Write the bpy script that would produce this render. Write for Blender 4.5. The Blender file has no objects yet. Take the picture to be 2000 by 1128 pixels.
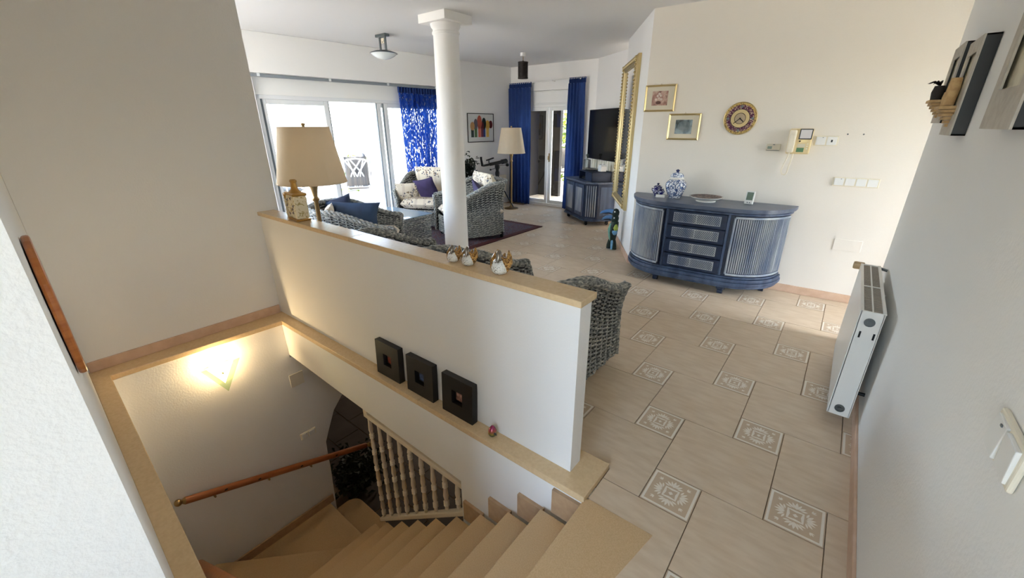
import bpy, math, random
from math import pi, sin, cos, radians, sqrt, atan2
from mathutils import Vector, Matrix
random.seed(7)
SC = bpy.context.scene
COL = SC.collection
# ---------------------------------------------------------------- camera
cam = bpy.data.cameras.new('camera'); cam.sensor_width = 36; cam.lens = 14.5263; cam.clip_start = .02; cam.clip_end = 300
camo = bpy.data.objects.new('camera', cam); COL.objects.link(camo); SC.camera = camo
RX, RY, RZ = (.78505253, .61942745, -.00147018), (.22653899, -.28931933, -.93004001), (-.57651766, .7297972, -.36745534)
camo.matrix_world = Matrix(((RX[0], -RY[0], -RZ[0], .4055), (RX[1], -RY[1], -RZ[1], -1.4148), (RX[2], -RY[2], -RZ[2], 1.5262), (0, 0, 0, 1)))
# ---------------------------------------------------------------- sky, sun, exposure
SC.view_settings.view_transform = 'Standard'; SC.view_settings.look = 'None'; SC.view_settings.gamma = 1
SC.view_settings.use_curve_mapping = False; SC.view_settings.exposure = 1.27
w = bpy.data.worlds.new('sky'); SC.world = w; w.use_nodes = True
nt = w.node_tree; bg = nt.nodes['Background']
sky = nt.nodes.new('ShaderNodeTexSky'); sky.sky_type = 'NISHITA'; sky.sun_disc = False
sky.sun_elevation = radians(55); sky.sun_rotation = radians(90); sky.air_density = .8; sky.dust_density = 2.2
hsv = nt.nodes.new('ShaderNodeHueSaturation'); hsv.inputs['Saturation'].default_value = .8
nt.links.new(sky.outputs[0], hsv.inputs['Color']); nt.links.new(hsv.outputs[0], bg.inputs[0]); bg.inputs[1].default_value = 1.7
sl = bpy.data.lights.new('sun', 'SUN'); sl.energy = 3.2; sl.angle = radians(.6); sl.color = (1, .95, .87)
so = bpy.data.objects.new('sun', sl); COL.objects.link(so); so.location = (9, 2, 14)
so.rotation_euler = Vector((-.5, .08, -.86)).to_track_quat('-Z', 'Y').to_euler()
def portal(loc, nrm, sx, sy):
    l = bpy.data.lights.new('window_portal', 'AREA'); l.shape = 'RECTANGLE'; l.size = sx; l.size_y = sy; l.cycles.is_portal = True
    o = bpy.data.objects.new('window_portal', l); COL.objects.link(o); o.location = loc
    o.rotation_euler = Vector(nrm).to_track_quat('-Z', 'Z').to_euler(); return o
SC.cycles.diffuse_bounces = 8; SC.cycles.max_bounces = 14; SC.cycles.transparent_max_bounces = 16
SC.cycles.sample_clamp_indirect = 6
# ---------------------------------------------------------------- helpers
def lin(c):
    c = c / 255.0
    return c / 12.92 if c <= .04045 else ((c + .055) / 1.055) ** 2.4
def rgb(r, g, b): return (lin(r), lin(g), lin(b), 1)
class N:
    def __init__(s, name):
        s.m = bpy.data.materials.new(name); s.m.use_nodes = True; s.t = s.m.node_tree; s.p = s.t.nodes['Principled BSDF']
    def n(s, typ, **kw):
        x = s.t.nodes.new(typ)
        for k, v in kw.items():
            if k in x.inputs: x.inputs[k].default_value = v
            else: setattr(x, k, v)
        return x
    def l(s, a, b): s.t.links.new(a, b)
def setp(p, **kw):
    for k, v in kw.items(): p.inputs[k].default_value = v
def pm(name, col, rough=.6, metal=0.0, spec=None, var=None, bump=None, coat=0, trans=0, ior=1.45, emit=None, estr=0, alpha=None, coords='Object', stretch=None):
    """plain or mottled principled material; var=(scale, colour2, detail), bump=(scale, strength, distance)"""
    g = N(name); p = g.p
    setp(p, **{'Base Color': col, 'Roughness': rough, 'Metallic': metal, 'IOR': ior})
    if spec is not None: p.inputs['Specular IOR Level'].default_value = spec
    if coat: p.inputs['Coat Weight'].default_value = coat; p.inputs['Coat Roughness'].default_value = .1
    if trans: p.inputs['Transmission Weight'].default_value = trans
    if emit: p.inputs['Emission Color'].default_value = emit; p.inputs['Emission Strength'].default_value = estr
    if alpha is not None: p.inputs['Alpha'].default_value = alpha
    tc = g.n('ShaderNodeTexCoord'); src = tc.outputs[coords]
    if stretch:
        mp = g.n('ShaderNodeMapping'); mp.inputs['Scale'].default_value = stretch; g.l(src, mp.inputs[0]); src = mp.outputs[0]
    if var:
        nz = g.n('ShaderNodeTexNoise', Scale=var[0], Detail=var[2] if len(var) > 2 else 4.0); g.l(src, nz.inputs['Vector'])
        rp = g.n('ShaderNodeValToRGB'); rp.color_ramp.elements[0].position = .35; rp.color_ramp.elements[1].position = .68
        rp.color_ramp.elements[0].color = col; rp.color_ramp.elements[1].color = var[1]
        g.l(nz.outputs[0], rp.inputs[0]); g.l(rp.outputs[0], p.inputs['Base Color'])
    if bump:
        nb = g.n('ShaderNodeTexNoise', Scale=bump[0], Detail=3.0); g.l(src, nb.inputs['Vector'])
        b = g.n('ShaderNodeBump', Strength=bump[1], Distance=bump[2]); g.l(nb.outputs[0], b.inputs['Height']); g.l(b.outputs[0], p.inputs['Normal'])
    return g.m
class MB:
    """collects shapes and links them as one mesh object"""
    def __init__(s): s.v = []; s.f = []; s.mi = []
    def add(s, vs, fs, mi=0):
        o = len(s.v); s.v += [tuple(x) for x in vs]; s.f += [tuple(i + o for i in f) for f in fs]; s.mi += [mi] * len(fs); return s
    def box(s, x0, x1, y0, y1, z0, z1, mi=0):
        return s.add([(x0, y0, z0), (x1, y0, z0), (x1, y1, z0), (x0, y1, z0), (x0, y0, z1), (x1, y0, z1), (x1, y1, z1), (x0, y1, z1)],
                     [(0, 3, 2, 1), (4, 5, 6, 7), (0, 1, 5, 4), (1, 2, 6, 5), (2, 3, 7, 6), (3, 0, 4, 7)], mi)
    def cb(s, c, sz, rot=None, mi=0):
        k = len(s.v); s.box(-sz[0] / 2, sz[0] / 2, -sz[1] / 2, sz[1] / 2, -sz[2] / 2, sz[2] / 2, mi)
        M = Matrix.Translation(c) @ (rot.to_4x4() if rot is not None else Matrix())
        return s.xf(M, k)
    def xf(s, M, k=0):
        for i in range(k, len(s.v)): s.v[i] = tuple(M @ Vector(s.v[i]))
        return s
    def prism(s, poly, z0, z1, mi=0):
        n = len(poly); a = sum(poly[i][0] * poly[(i + 1) % n][1] - poly[(i + 1) % n][0] * poly[i][1] for i in range(n))
        if a < 0: poly = poly[::-1]
        return s.add([(p[0], p[1], z0) for p in poly] + [(p[0], p[1], z1) for p in poly],
                     [tuple(range(n - 1, -1, -1)), tuple(range(n, 2 * n))] + [(i, (i + 1) % n, n + (i + 1) % n, n + i) for i in range(n)], mi)
    def extr(s, pts, vec, mi=0):
        n = len(pts); pts = [Vector(p) for p in pts]; vec = Vector(vec)
        return s.add(pts + [p + vec for p in pts], [tuple(range(n - 1, -1, -1)), tuple(range(n, 2 * n))] + [(i, (i + 1) % n, n + (i + 1) % n, n + i) for i in range(n)], mi)
    def tube(s, pts, r, n=8, closed=False, cap=True, mi=0):
        pts = [Vector(p) for p in pts]; m = len(pts); rs = r if isinstance(r, (list, tuple)) else [r] * m
        vs = []; up = Vector((0, 0, 1)); prev = None
        for i, p in enumerate(pts):
            a = pts[(i - 1) % m] if (closed or i > 0) else p; b = pts[(i + 1) % m] if (closed or i < m - 1) else p
            t = (b - a).normalized()
            if prev is None:
                x = t.cross(up)
                if x.length < 1e-3: x = t.cross(Vector((1, 0, 0)))
            else: x = prev - t * prev.dot(t)
            x.normalize(); prev = x; y = t.cross(x)
            for k in range(n): vs.append(p + (x * cos(2 * pi * k / n) + y * sin(2 * pi * k / n)) * rs[i])
        fs = []
        for i in range(m if closed else m - 1):
            j = (i + 1) % m
            for k in range(n): fs.append((i * n + k, i * n + (k + 1) % n, j * n + (k + 1) % n, j * n + k))
        if cap and not closed: fs += [tuple(range(n - 1, -1, -1)), tuple(range((m - 1) * n, m * n))]
        return s.add(vs, fs, mi)
    def lathe(s, prof, n=24, c=(0, 0, 0), mi=0, a0=0, a1=2 * pi, sx=1, sy=1):
        full = abs(a1 - a0 - 2 * pi) < 1e-6; m = n if full else n + 1; vs = []; fs = []
        for (r, z) in prof:
            for k in range(m):
                a = a0 + (a1 - a0) * k / n; vs.append((c[0] + r * cos(a) * sx, c[1] + r * sin(a) * sy, c[2] + z))
        for i in range(len(prof) - 1):
            for k in range(n):
                k2 = (k + 1) % m; fs.append((i * m + k, i * m + k2, (i + 1) * m + k2, (i + 1) * m + k))
        if full:
            if prof[0][0] > 1e-4: fs.append(tuple(range(m - 1, -1, -1)))
            if prof[-1][0] > 1e-4: fs.append(tuple(range((len(prof) - 1) * m, len(prof) * m)))
        return s.add(vs, fs, mi)
    def ball(s, c, r, nu=14, nv=8, mi=0):
        if not isinstance(r, (tuple, list)): r = (r, r, r)
        k = len(s.v); s.lathe([(sin(pi * i / nv), -cos(pi * i / nv)) for i in range(nv + 1)], nu, mi=mi)
        return s.xf(Matrix.Translation(c) @ Matrix.Diagonal((r[0], r[1], r[2], 1)), k)
    def grid(s, fn, nu, nv, mi=0, cu=False):
        vs = [fn(u / nu, v / nv) for v in range(nv + 1) for u in range(nu + (0 if cu else 1))]; m = nu if cu else nu + 1
        return s.add(vs, [(v * m + u, v * m + (u + 1) % m, (v + 1) * m + (u + 1) % m, (v + 1) * m + u) for v in range(nv) for u in range(nu)], mi)
    def mesh(s, name, mats, smooth=None):
        me = bpy.data.meshes.new(name); me.from_pydata(s.v, [], s.f)
        for m in (mats if isinstance(mats, (list, tuple)) else [mats]): me.materials.append(m)
        me.polygons.foreach_set('material_index', s.mi)
        if smooth is not None:
            me.polygons.foreach_set('use_smooth', [True] * len(me.polygons)); me.set_sharp_from_angle(angle=radians(smooth))
        me.update(); return me
    def build(s, name, mats, parent=None, smooth=None, bevel=None, loc=None, rot=None):
        return ob(name, s.mesh(name, mats, smooth), parent, bevel, loc, rot)
def ob(name, me, parent=None, bevel=None, loc=None, rot=None):
    o = bpy.data.objects.new(name, me); COL.objects.link(o)
    if parent is not None: o.parent = parent
    if loc is not None: o.location = loc
    if rot is not None: o.rotation_euler = rot
    if bevel:
        b = o.modifiers.new('bevel', 'BEVEL'); b.width = bevel; b.segments = 2; b.limit_method = 'ANGLE'; b.angle_limit = radians(40)
    return o
def tag(o, label=None, cat=None, group=None, kind=None):
    if label: o['label'] = label
    if cat: o['category'] = cat
    if group: o['group'] = group
    if kind: o['kind'] = kind
    return o
def thing(name, label, cat, loc=(0, 0, 0), rz=0, group=None, rot=None):
    o = bpy.data.objects.new(name, None); COL.objects.link(o); o.location = loc; o.rotation_euler = rot if rot else (0, 0, rz); o.empty_display_size = .1
    return tag(o, label, cat, group)
def dup(root, loc=None, rz=None, label=None, group=None, parent=None):
    c = root.copy(); COL.objects.link(c); c.parent = parent
    if loc is not None: c.location = loc
    if rz is not None: c.rotation_euler = (0, 0, rz)
    if label: c['label'] = label
    if group: c['group'] = group
    for ch in root.children: dup(ch, parent=c)
    return c
def struct(name, mb, mats, label=None, cat=None, parent=None, smooth=None, bevel=None):
    o = mb.build(name, mats, parent, smooth, bevel)
    if parent is None: tag(o, label, cat, kind='structure')
    return o
def pillow(mb, w, d, h, p=3.0, n=14, mi=0, c=(0, 0, 0), rot=None, pinch=.0):
    """soft rounded cushion, w x d x h, centred on c"""
    k = len(mb.v)
    for sgn in (1, -1):
        def fn(u, v):
            a = 2 * u - 1; b = 2 * v - 1
            t = max(0.0, (1 - abs(a) ** p) * (1 - abs(b) ** p)) ** .5
            sh = 1 - pinch * (1 - abs(a) ** 2) * abs(b) ** 4 ; sv = 1 - pinch * (1 - abs(b) ** 2) * abs(a) ** 4
            return (a * w / 2 * sv, b * d / 2 * sh, sgn * t * h / 2)
        mb.grid(fn, n, n, mi)
    if rot is not None: mb.xf(rot.to_4x4(), k)
    return mb.xf(Matrix.Translation(c), k)
def rotz(a): return Matrix.Rotation(a, 3, 'Z')
def rotx(a): return Matrix.Rotation(a, 3, 'X')
def roty(a): return Matrix.Rotation(a, 3, 'Y')
# ---------------------------------------------------------------- materials
M = {}
M['wall'] = pm('white_plaster', rgb(237, 236, 233), .9, spec=.2, bump=(90, .22, .004))
M['wall_warm_lit'] = pm('warm_lit_plaster', rgb(236, 230, 220), .9, spec=.2, bump=(90, .22, .004))  # wall plaster with the warm light on the dresser side mixed into its colour
M['wall_rough'] = pm('rough_white_plaster', rgb(240, 239, 235), .9, spec=.2, bump=(110, .35, .004))
M['ceil'] = pm('ceiling_paint', rgb(228, 228, 227), .95, spec=.1)
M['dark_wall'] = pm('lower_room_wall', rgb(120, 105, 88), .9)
M['stone'] = pm('beige_polished_marble', rgb(222, 196, 156), .22, var=(60, rgb(214, 186, 146), 6), spec=.5)
M['stone_edge'] = pm('beige_marble_edge', rgb(214, 188, 150), .35, var=(40, rgb(222, 198, 164), 6))
M['skirt'] = pm('pink_beige_skirting', rgb(205, 172, 146), .5, var=(14, rgb(216, 186, 162), 5))
M['stairskirt'] = pm('brown_stone_skirting', rgb(178, 148, 116), .45, var=(30, rgb(190, 160, 126), 5))
M['tread'] = pm('beige_speckled_tread', rgb(212, 182, 140), .4, var=(220, rgb(200, 168, 126), 3), spec=.4)
M['grout'] = pm('tile_grout', rgb(150, 126, 100), .9)
M['tile'] = pm('beige_floor_tile', rgb(222, 203, 178), .42, var=(7, rgb(210, 188, 160), 8), spec=.4, stretch=(1, 4, 1))
M['inset'] = pm('inset_tile_ground', rgb(206, 184, 156), .42, spec=.4)
M['motif'] = pm('inset_tile_white_motif', rgb(240, 232, 218), .4, spec=.4)
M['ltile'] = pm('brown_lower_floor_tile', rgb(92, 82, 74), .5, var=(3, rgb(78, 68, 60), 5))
M['white'] = pm('white_lacquer', rgb(236, 236, 233), .4)
M['alu'] = pm('white_window_frame', rgb(225, 227, 228), .35)
M['rail_grey'] = pm('grey_curtain_rail', rgb(132, 138, 144), .5)
M['grey_seal'] = pm('grey_window_seal', rgb(92, 100, 104), .5)
def glass(name, tint=(1, 1, 1, 1), refl=1.0):
    g = N(name); g.t.nodes.remove(g.p); out = g.t.nodes['Material Output']
    t = g.n('ShaderNodeBsdfTransparent'); t.inputs[0].default_value = tint
    gl = g.n('ShaderNodeBsdfGlossy', Roughness=.02); fr = g.n('ShaderNodeFresnel', IOR=1.45); mx = g.n('ShaderNodeMixShader')
    ml = g.n('ShaderNodeMath', operation='MULTIPLY'); ml.inputs[1].default_value = refl
    g.l(fr.outputs[0], ml.inputs[0]); g.l(ml.outputs[0], mx.inputs[0]); g.l(t.outputs[0], mx.inputs[1]); g.l(gl.outputs[0], mx.inputs[2]); g.l(mx.outputs[0], out.inputs[0])
    return g.m
M['glass'] = glass('clear_window_glass', (.96, .98, .97, 1))
M['glass_dark'] = glass('tinted_door_glass', (.72, .72, .68, 1), 1.2)
M['brass'] = pm('brushed_brass', rgb(172, 146, 104), .32, 1.0)
M['gold'] = pm('antique_gold', rgb(208, 188, 140), .38, .85, bump=(60, .3, .003))
M['black'] = pm('black_lacquer', rgb(22, 22, 23), .35)
M['black_plastic'] = pm('black_plastic', rgb(14, 14, 15), .3)
M['wood'] = pm('orange_pine', rgb(176, 108, 52), .4, var=(10, rgb(150, 84, 36), 5), stretch=(1, 1, 8))
M['redwood'] = pm('red_brown_rail_wood', rgb(150, 88, 52), .4, var=(6, rgb(170, 104, 62), 5))
# ================================================================ SETTING: upper floor
H = 2.58
L, S = .45, .2097           # large tile and inset tile
def clip(poly, a, b, c):    # keep a*x+b*y<=c
    out = []
    for i in range(len(poly)):
        p, q = poly[i], poly[(i + 1) % len(poly)]; dp = a * p[0] + b * p[1] - c; dq = a * q[0] + b * q[1] - c
        if dp <= 0: out.append(p)
        if dp * dq < 0:
            t = dp / (dp - dq); out.append((p[0] + (q[0] - p[0]) * t, p[1] + (q[1] - p[1]) * t))
    return out
def clip_rect(poly, r):
    for a, b, c in ((-1, 0, -r[0]), (1, 0, r[1]), (0, -1, -r[2]), (0, 1, r[3])):
        if len(poly) < 3: return []
        poly = clip(poly, a, b, c)
    return poly if len(poly) >= 3 else []
FLOOR_R = [(-5.75, 2.6, .0735, 5.78), (-.172, .742, -.142, .0735), (-.168, .742, -3.6, -.142), (.742, 2.6, 1.3, .0735)]
fb = MB()
for r in FLOOR_R[:3]: fb.box(r[0], r[1], r[2], r[3], -.30, -.008)
floor = struct('floor', fb, M['grout'], 'pale beige stoneware tiled floor with ornamental inset tiles', 'floor')
def seen(px):
    out = []
    for x, y in px:
        v = (x - .4055, y + 1.4148, -1.5262); d = sum(v[i] * RZ[i] for i in range(3))
        if d < .25: continue
        out.append((1000 + 807 * sum(v[i] * RX[i] for i in range(3)) / d, 564 + 807 * sum(v[i] * RY[i] for i in range(3)) / d))
    return any(-250 < a < 2150 and 300 < b < 1400 for a, b in out)
tm = MB().box(0, L - .004, 0, L - .004, -.008, 0).mesh('large_floor_tile', M['tile'])
# inset tile: flat ground with a proud border and a four-fold palmette
ib = MB().box(0, S - .004, 0, S - .004, -.008, 0)
c0 = (S - .004) / 2; zt = .0008
def fl(pts, z=zt): ib.add([(c0 + p[0], c0 + p[1], z) for p in pts], [tuple(range(len(pts)))], 1)
o1, o2 = c0 * .96, c0 * .86
for k in range(4):
    q = rotz(k * pi / 2)
    def T(pts): return [tuple((q @ Vector((x, y, 0)))[:2]) for x, y in pts]
    fl(T([(-o1, -o1), (o1, -o1), (o2, -o2), (-o2, -o2)]))
    R_ = c0
    fl(T([(R_ * .10, R_ * .30), (R_ * -.10, R_ * .30), (-R_ * .30, R_ * .30), (-R_ * .26, R_ * .24), (0, R_ * .19), (R_ * .26, R_ * .24), (R_ * .30, R_ * .30)][::-1]))
    def petal(ang, r0, r1, wd, bx=0, by=.32):
        pts = []
        for i in range(9):
            t = i / 8; rr = r0 + (r1 - r0) * t; pts.append((bx + rr * sin(ang) + wd * sin(pi * t) * cos(ang), by + rr * cos(ang) - wd * sin(pi * t) * sin(ang)))
        for i in range(7, 0, -1):
            t = i / 8; rr = r0 + (r1 - r0) * t; pts.append((bx + rr * sin(ang) - wd * sin(pi * t) * cos(ang), by + rr * cos(ang) + wd * sin(pi * t) * sin(ang)))
        fl(T([(x * R_, y * R_) for x, y in pts][::-1]))
    petal(0, .04, .44, .055); petal(.42, .06, .42, .045); petal(-.42, .06, .42, .045); petal(.85, .10, .44, .05); petal(-.85, .10, .44, .05); petal(1.25, .16, .42, .04); petal(-1.25, .16, .42, .04)
    petal(.78, .0, .22, .03, .52, .52); petal(.35, .0, .16, .025, .52, .55); petal(1.2, .0, .16, .025, .55, .52)
fl([(-.10 * c0, -.0), (0, -.10 * c0), (.10 * c0, 0), (0, .10 * c0)])
im = ib.mesh('inset_floor_tile', [M['inset'], M['motif']])
nb = 0
for i in range(-14, 8):
    for j in range(-8, 15):
        ox, oy = i * L - j * S, i * S + j * L
        for kind in (0, 1):
            q = (ox, ox + S, oy, oy + S) if kind == 0 else (ox + S, ox + S + L, oy + S - L, oy + S)
            q = (q[0] + .002, q[1] - .002, q[2] + .002, q[3] - .002)
            poly = [(q[0], q[2]), (q[1], q[2]), (q[1], q[3]), (q[0], q[3])]
            if not seen(poly): continue
            if q[0] < -2.4 and q[3] < .9: continue                       # hidden behind the half wall and chairs
            if q[0] > .80 and q[3] < 1.3: continue
            full = q[2] >= .0735 or q[0] >= -.168                        # edges that run under a wall stay whole
            name = 'inset_tile' if kind == 0 else 'floor_tile'
            if full:
                ob(name, im if kind == 0 else tm, floor, loc=(q[0], q[2], 0)); nb += 1
            else:
                mb = MB()
                for r in FLOOR_R[:3]:
                    pc = clip_rect(poly, r)
                    if pc: mb.prism(pc, -.008, 0)
                if mb.f:
                    mb.build(name, M['tile'] if kind else M['inset'], floor); nb += 1
# ---------------- ceiling
cb = MB().box(-5.9, 2.8, -3.8, 6.0, H, H + .2)
struct('ceiling', cb, M['ceil'], 'flat off-white ceiling over the whole upper floor', 'ceiling')
# ---------------- half wall between stairwell and living room, with its stone cap and ledge
hw = MB().box(-3.24, -.298, -.09, .0, .025, .866)
struct('wall_half', hw, M['wall'], 'low white plaster half wall between the stairs and living room', 'wall')
cap = thing('trim_1', 'polished beige marble cap along the top of the half wall', 'trim'); cap['kind'] = 'structure'
for a, b in ((-3.24, -1.905), (-1.902, -.29)): MB().box(a, b, -.103, .028, .866, .895).build('cap_slab', M['stone'], cap, bevel=.003)
led = thing('trim_2', 'beige marble ledge running along the foot of the half wall', 'trim'); led['kind'] = 'structure'
for a, b in ((-3.2, -1.283), (-1.28, -.176)): MB().box(a, b, -.178, .07, -.008, .028).build('ledge_slab', M['stone'], led, bevel=.003)
# floor edge face under the ledge
fe = MB().extr([(-3.2, -.168, -.008), (-3.2, -.168, -.295), (-2.2, -.168, -.345), (-.96, -.168, -.395), (-.96, -.168, -2.32), (-.176, -.168, -2.32), (-.176, -.168, -.008)], (0, .10, 0))
struct('wall_stair_side', fe, M['wall'], 'white plaster face below the ledge beside the stairs', 'wall')
# ---------------- stairwell end wall: upper part, ledge, skirting, leaning lower part with arch
ub = MB().prism([(-3.20, .06), (-3.20, -1.317), (-3.40, -1.317), (-3.40, .06)], 0, H)
struct('wall_back', ub, M['wall'], 'tall plain wall at the far end of the stairwell', 'wall')
sk = MB().box(-3.2, -3.182, -1.31, -.10, .028, .098); struct('baseboard_back', sk, M['skirt'], 'beige skirting above the ledge on the stairwell end wall', 'baseboard', bevel=.003)
lb = MB().prism([(-3.2, -1.33), (-3.2, -.168), (-3.0, -.172), (-3.045, -1.235), (-3.06, -1.33)], -.008, .028)
struct('trim_3', lb, M['stone'], 'beige marble ledge across the stairwell end wall', 'trim', bevel=.003)
arch = [(.42, -.33), (.32, -.62), (.203, -.912), (.095, -1.025), (.005, -1.205), (-.042, -1.306), (-.052, -1.45), (-.055, -1.60), (-.068, -1.775), (-.087, -2.059), (-.10, -2.32)]
lx = lambda z: -3.04 - .055 * z
pts = [(lx(-.008), -1.33, -.008), (lx(-2.32), -1.33, -2.32)] + [(lx(z), y, z) for y, z in arch[::-1]] + [(lx(-.33), -.17, -.33), (lx(-.008), -.17, -.008)]
lwb = MB().extr(pts, (-.14, 0, 0)); struct('wall_back_lower', lwb, M['wall'], 'lower stairwell end wall with lamp and curved arch edge', 'wall')
# ---------------- left wall of stairwell: upper, ledge, lower, near end
def yl(x): return -1.318 - .0319 * (x + 3.2)
XE = -.35
lu = MB().prism([(-3.4, yl(-3.4)), (XE, yl(XE)), (XE, -1.60), (-3.4, -1.60)], -2.32, H)
o = struct('wall_left', lu, [M['wall'], M['wall_rough']], 'white textured wall end and side wall left of the stairs', 'wall')
for p in o.data.polygons:
    if p.normal.x > .9: p.material_index = 1
ll = MB().prism([(-3.06, -1.322), (-3.045, -1.235), (-.40, -1.338), (-.40, -1.409)], -.008, .028)
struct('trim_4', ll, M['stone'], 'beige marble ledge along the left side of the stairwell', 'trim', bevel=.003)
lll = MB().prism([(-3.06, -1.35), (-3.06, -1.245), (-.40, -1.35)], -2.32, -.008); struct('wall_left_lower', lll, M['wall'], 'lower left wall of the stairwell under the ledge', 'wall')
# ---------------- dresser wall, mirror wall, television wall, door wall, window wall
def wallseg(name, a, b, z0, z1, t, label, m='wall'):
    a, b = Vector((*a, 0)), Vector((*b, 0)); d = (b - a).normalized(); n = Vector((d.y, -d.x, 0)) * t
    mb = MB().extr([(a.x, a.y, z0), (b.x, b.y, z0), (b.x, b.y, z1), (a.x, a.y, z1)], n)
    return struct(name, mb, M[m], label, 'wall')
wallseg('wall_dresser', (2.7, 3.347), (-1.43, 3.15), -.05, H, .12, 'long wall behind the blue dresser, warm light tinted into its plaster', 'wall_warm_lit')
wallseg('wall_mirror', (-1.43, 3.15), (-2.26, 4.46), -.05, H, .12, 'angled white wall carrying the tall gilt mirror')
wallseg('wall_television', (-1.2, 4.19), (-3.385, 5.73), -.05, H, .15, 'angled wall in the far corner behind the television')
def skirting(name, a, b, label, t=.014, h=.075):
    a, b = Vector((*a, 0)), Vector((*b, 0)); d = (b - a).normalized(); n = Vector((-d.y, d.x, 0)) * t
    mb = MB().extr([(a.x, a.y, 0), (b.x, b.y, 0), (b.x, b.y, h), (a.x, a.y, h)], n)
    return struct(name, mb, M['skirt'], label, 'baseboard', bevel=.003)
skirting('baseboard_dresser', (2.6, 3.342), (-1.43, 3.15), 'pink beige tile skirting on the dresser wall')
skirting('baseboard_mirror', (-1.43, 3.15), (-2.26, 4.46), 'pink beige tile skirting under the gilt mirror')
skirting('baseboard_television', (-1.2, 4.19), (-3.385, 5.73), 'skirting along the television wall')
# door wall (y about 5.7)
D0, D1 = -5.02, -3.60
dw = MB()
dw.box(-5.4, D0, 5.70, 5.85, -.05, H).box(D1, -3.30, 5.70, 5.85, -.05, H).box(D0, D1, 5.70, 5.85, 2.14, H)
struct('wall_door', dw, M['wall'], 'far wall around the glazed double door', 'wall')
sb = MB(); sb.box(D0, D1, 5.72, 5.85, 1.90, 2.135); sb.box(D0, D1, 5.712, 5.72, 2.118, 2.135); sb.box(D0, D1, 5.712, 5.72, 1.90, 1.925)
struct('trim_5', sb, M['white'], 'white roller shutter box above the far double door', 'trim', bevel=.004)
dr = thing('door_1', 'white framed glazed double door to the porch', 'door', (0, 0, 0)); dr['kind'] = 'structure'
fr = MB(); fr.box(D0, D0 + .05, 5.72, 5.79, 0, 1.90).box(D1 - .05, D1, 5.72, 5.79, 0, 1.90).box(D0, D1, 5.72, 5.79, 1.85, 1.90).box(D0, D1, 5.70, 5.79, -.01, .045)
fr.build('door_frame', M['white'], dr, bevel=.004)
for a, b, nm in ((D0 + .05, -4.335, 'l'), (-4.325, D1 - .05, 'r')):
    lf = MB(); t = .062
    lf.box(a, a + t, 5.725, 5.775, .05, 1.85).box(b - t, b, 5.725, 5.775, .05, 1.85).box(a + t, b - t, 5.725, 5.775, .05, .05 + t).box(a + t, b - t, 5.725, 5.775, 1.85 - t, 1.85)
    leaf = lf.build('door_leaf', M['white'], dr, bevel=.004)
    MB().box(a + t, b - t, 5.747, 5.753, .05 + t, 1.85 - t).build('pane', M['glass_dark'], leaf)
    if nm == 'r':
        hb = MB(); hb.box(a + .018, a + .042, 5.712, 5.725, .86, 1.02).tube([(a + .03, 5.715, .97), (a + .03, 5.685, .97), (a + .03, 5.68, .90)], .008, 8)
        hb.build('door_handle', M['brass'], leaf, smooth=40)
        MB().box(b - .045, b - .02, 5.70, 5.725, 1.0, 1.12).build('door_catch', M['white'], leaf, bevel=.003)
# window wall (skewed): u from the far corner, d into the room
W0 = Vector((-5.23, 5.735, 0)); WD = Vector((-.0916, -.9958, 0)); WN = Vector((.9958, -.0916, 0))
WM = Matrix(((WD.x, -WN.x, 0, W0.x), (WD.y, -WN.y, 0, W0.y), (0, 0, 1, 0), (0, 0, 0, 1)))   # local x=u, y=-d
U0, U1 = 1.62, 4.68
ww = MB(); ww.box(-.2, U0, 0, .2, -.05, H).box(U1, 6.2, 0, .2, -.05, H).box(U0, U1, 0, .2, 2.12, H)
ww.xf(WM); struct('wall_window', ww, M['wall'], 'far left wall around the sliding terrace window', 'wall')
bm_ = MB().box(1.7, 6.2, -.10, 0, 2.135, H).xf(WM); struct('wall_window_beam', bm_, M['wall'], 'projecting plaster beam above the sliding window', 'wall', bevel=.006)
wl = MB().box(U0, U1, .06, .2, 1.90, 2.12).box(U0, U1, .05, .06, 1.90, 1.92).xf(WM); struct('trim_6', wl, M['white'], 'white shutter box above the sliding window', 'trim')
win = thing('window_1', 'white sliding window onto the sunlit terrace', 'window'); win.matrix_world = WM; win['kind'] = 'structure'
f = MB(); f.box(U0, U0 + .06, .05, .17, 0, 1.9).box(U1 - .06, U1, .05, .17, 0, 1.9).box(U0, U1, .05, .17, 1.85, 1.9).box(U0, U1, .05, .17, -.02, .03)
f.build('window_frame', M['alu'], win, bevel=.004)
for a, b, dd, gl in ((3.74, U1 - .06, .06, 1), (3.86, 4.60, .11, 1), (2.00, 2.95, .11, 1), (U0 + .06, 2.86, .06, 1)):
    if dd == .11 and a > 3: continue
    t = .065; sm = MB(); sm.box(a, a + t, dd, dd + .045, .03, 1.85).box(b - t, b, dd, dd + .045, .03, 1.85).box(a + t, b - t, dd, dd + .045, .03, .10).box(a + t, b - t, dd, dd + .045, 1.79, 1.85)
    sash = sm.build('sliding_sash', M['alu'], win, bevel=.004)
    MB().box(a + t, b - t, dd + .018, dd + .026, .10, 1.79).build('pane', M['glass'], sash)
    g = MB(); g.box(a - .012 if a > 3 else b, a if a > 3 else b + .012, dd + .004, dd + .04, .03, 1.85); g.build('seal', M['grey_seal'], sash)
MB().box(U1 - .085, U1 - .06, .052, .06, .03, 1.85).build('edge_seal', M['grey_seal'], win)
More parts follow.
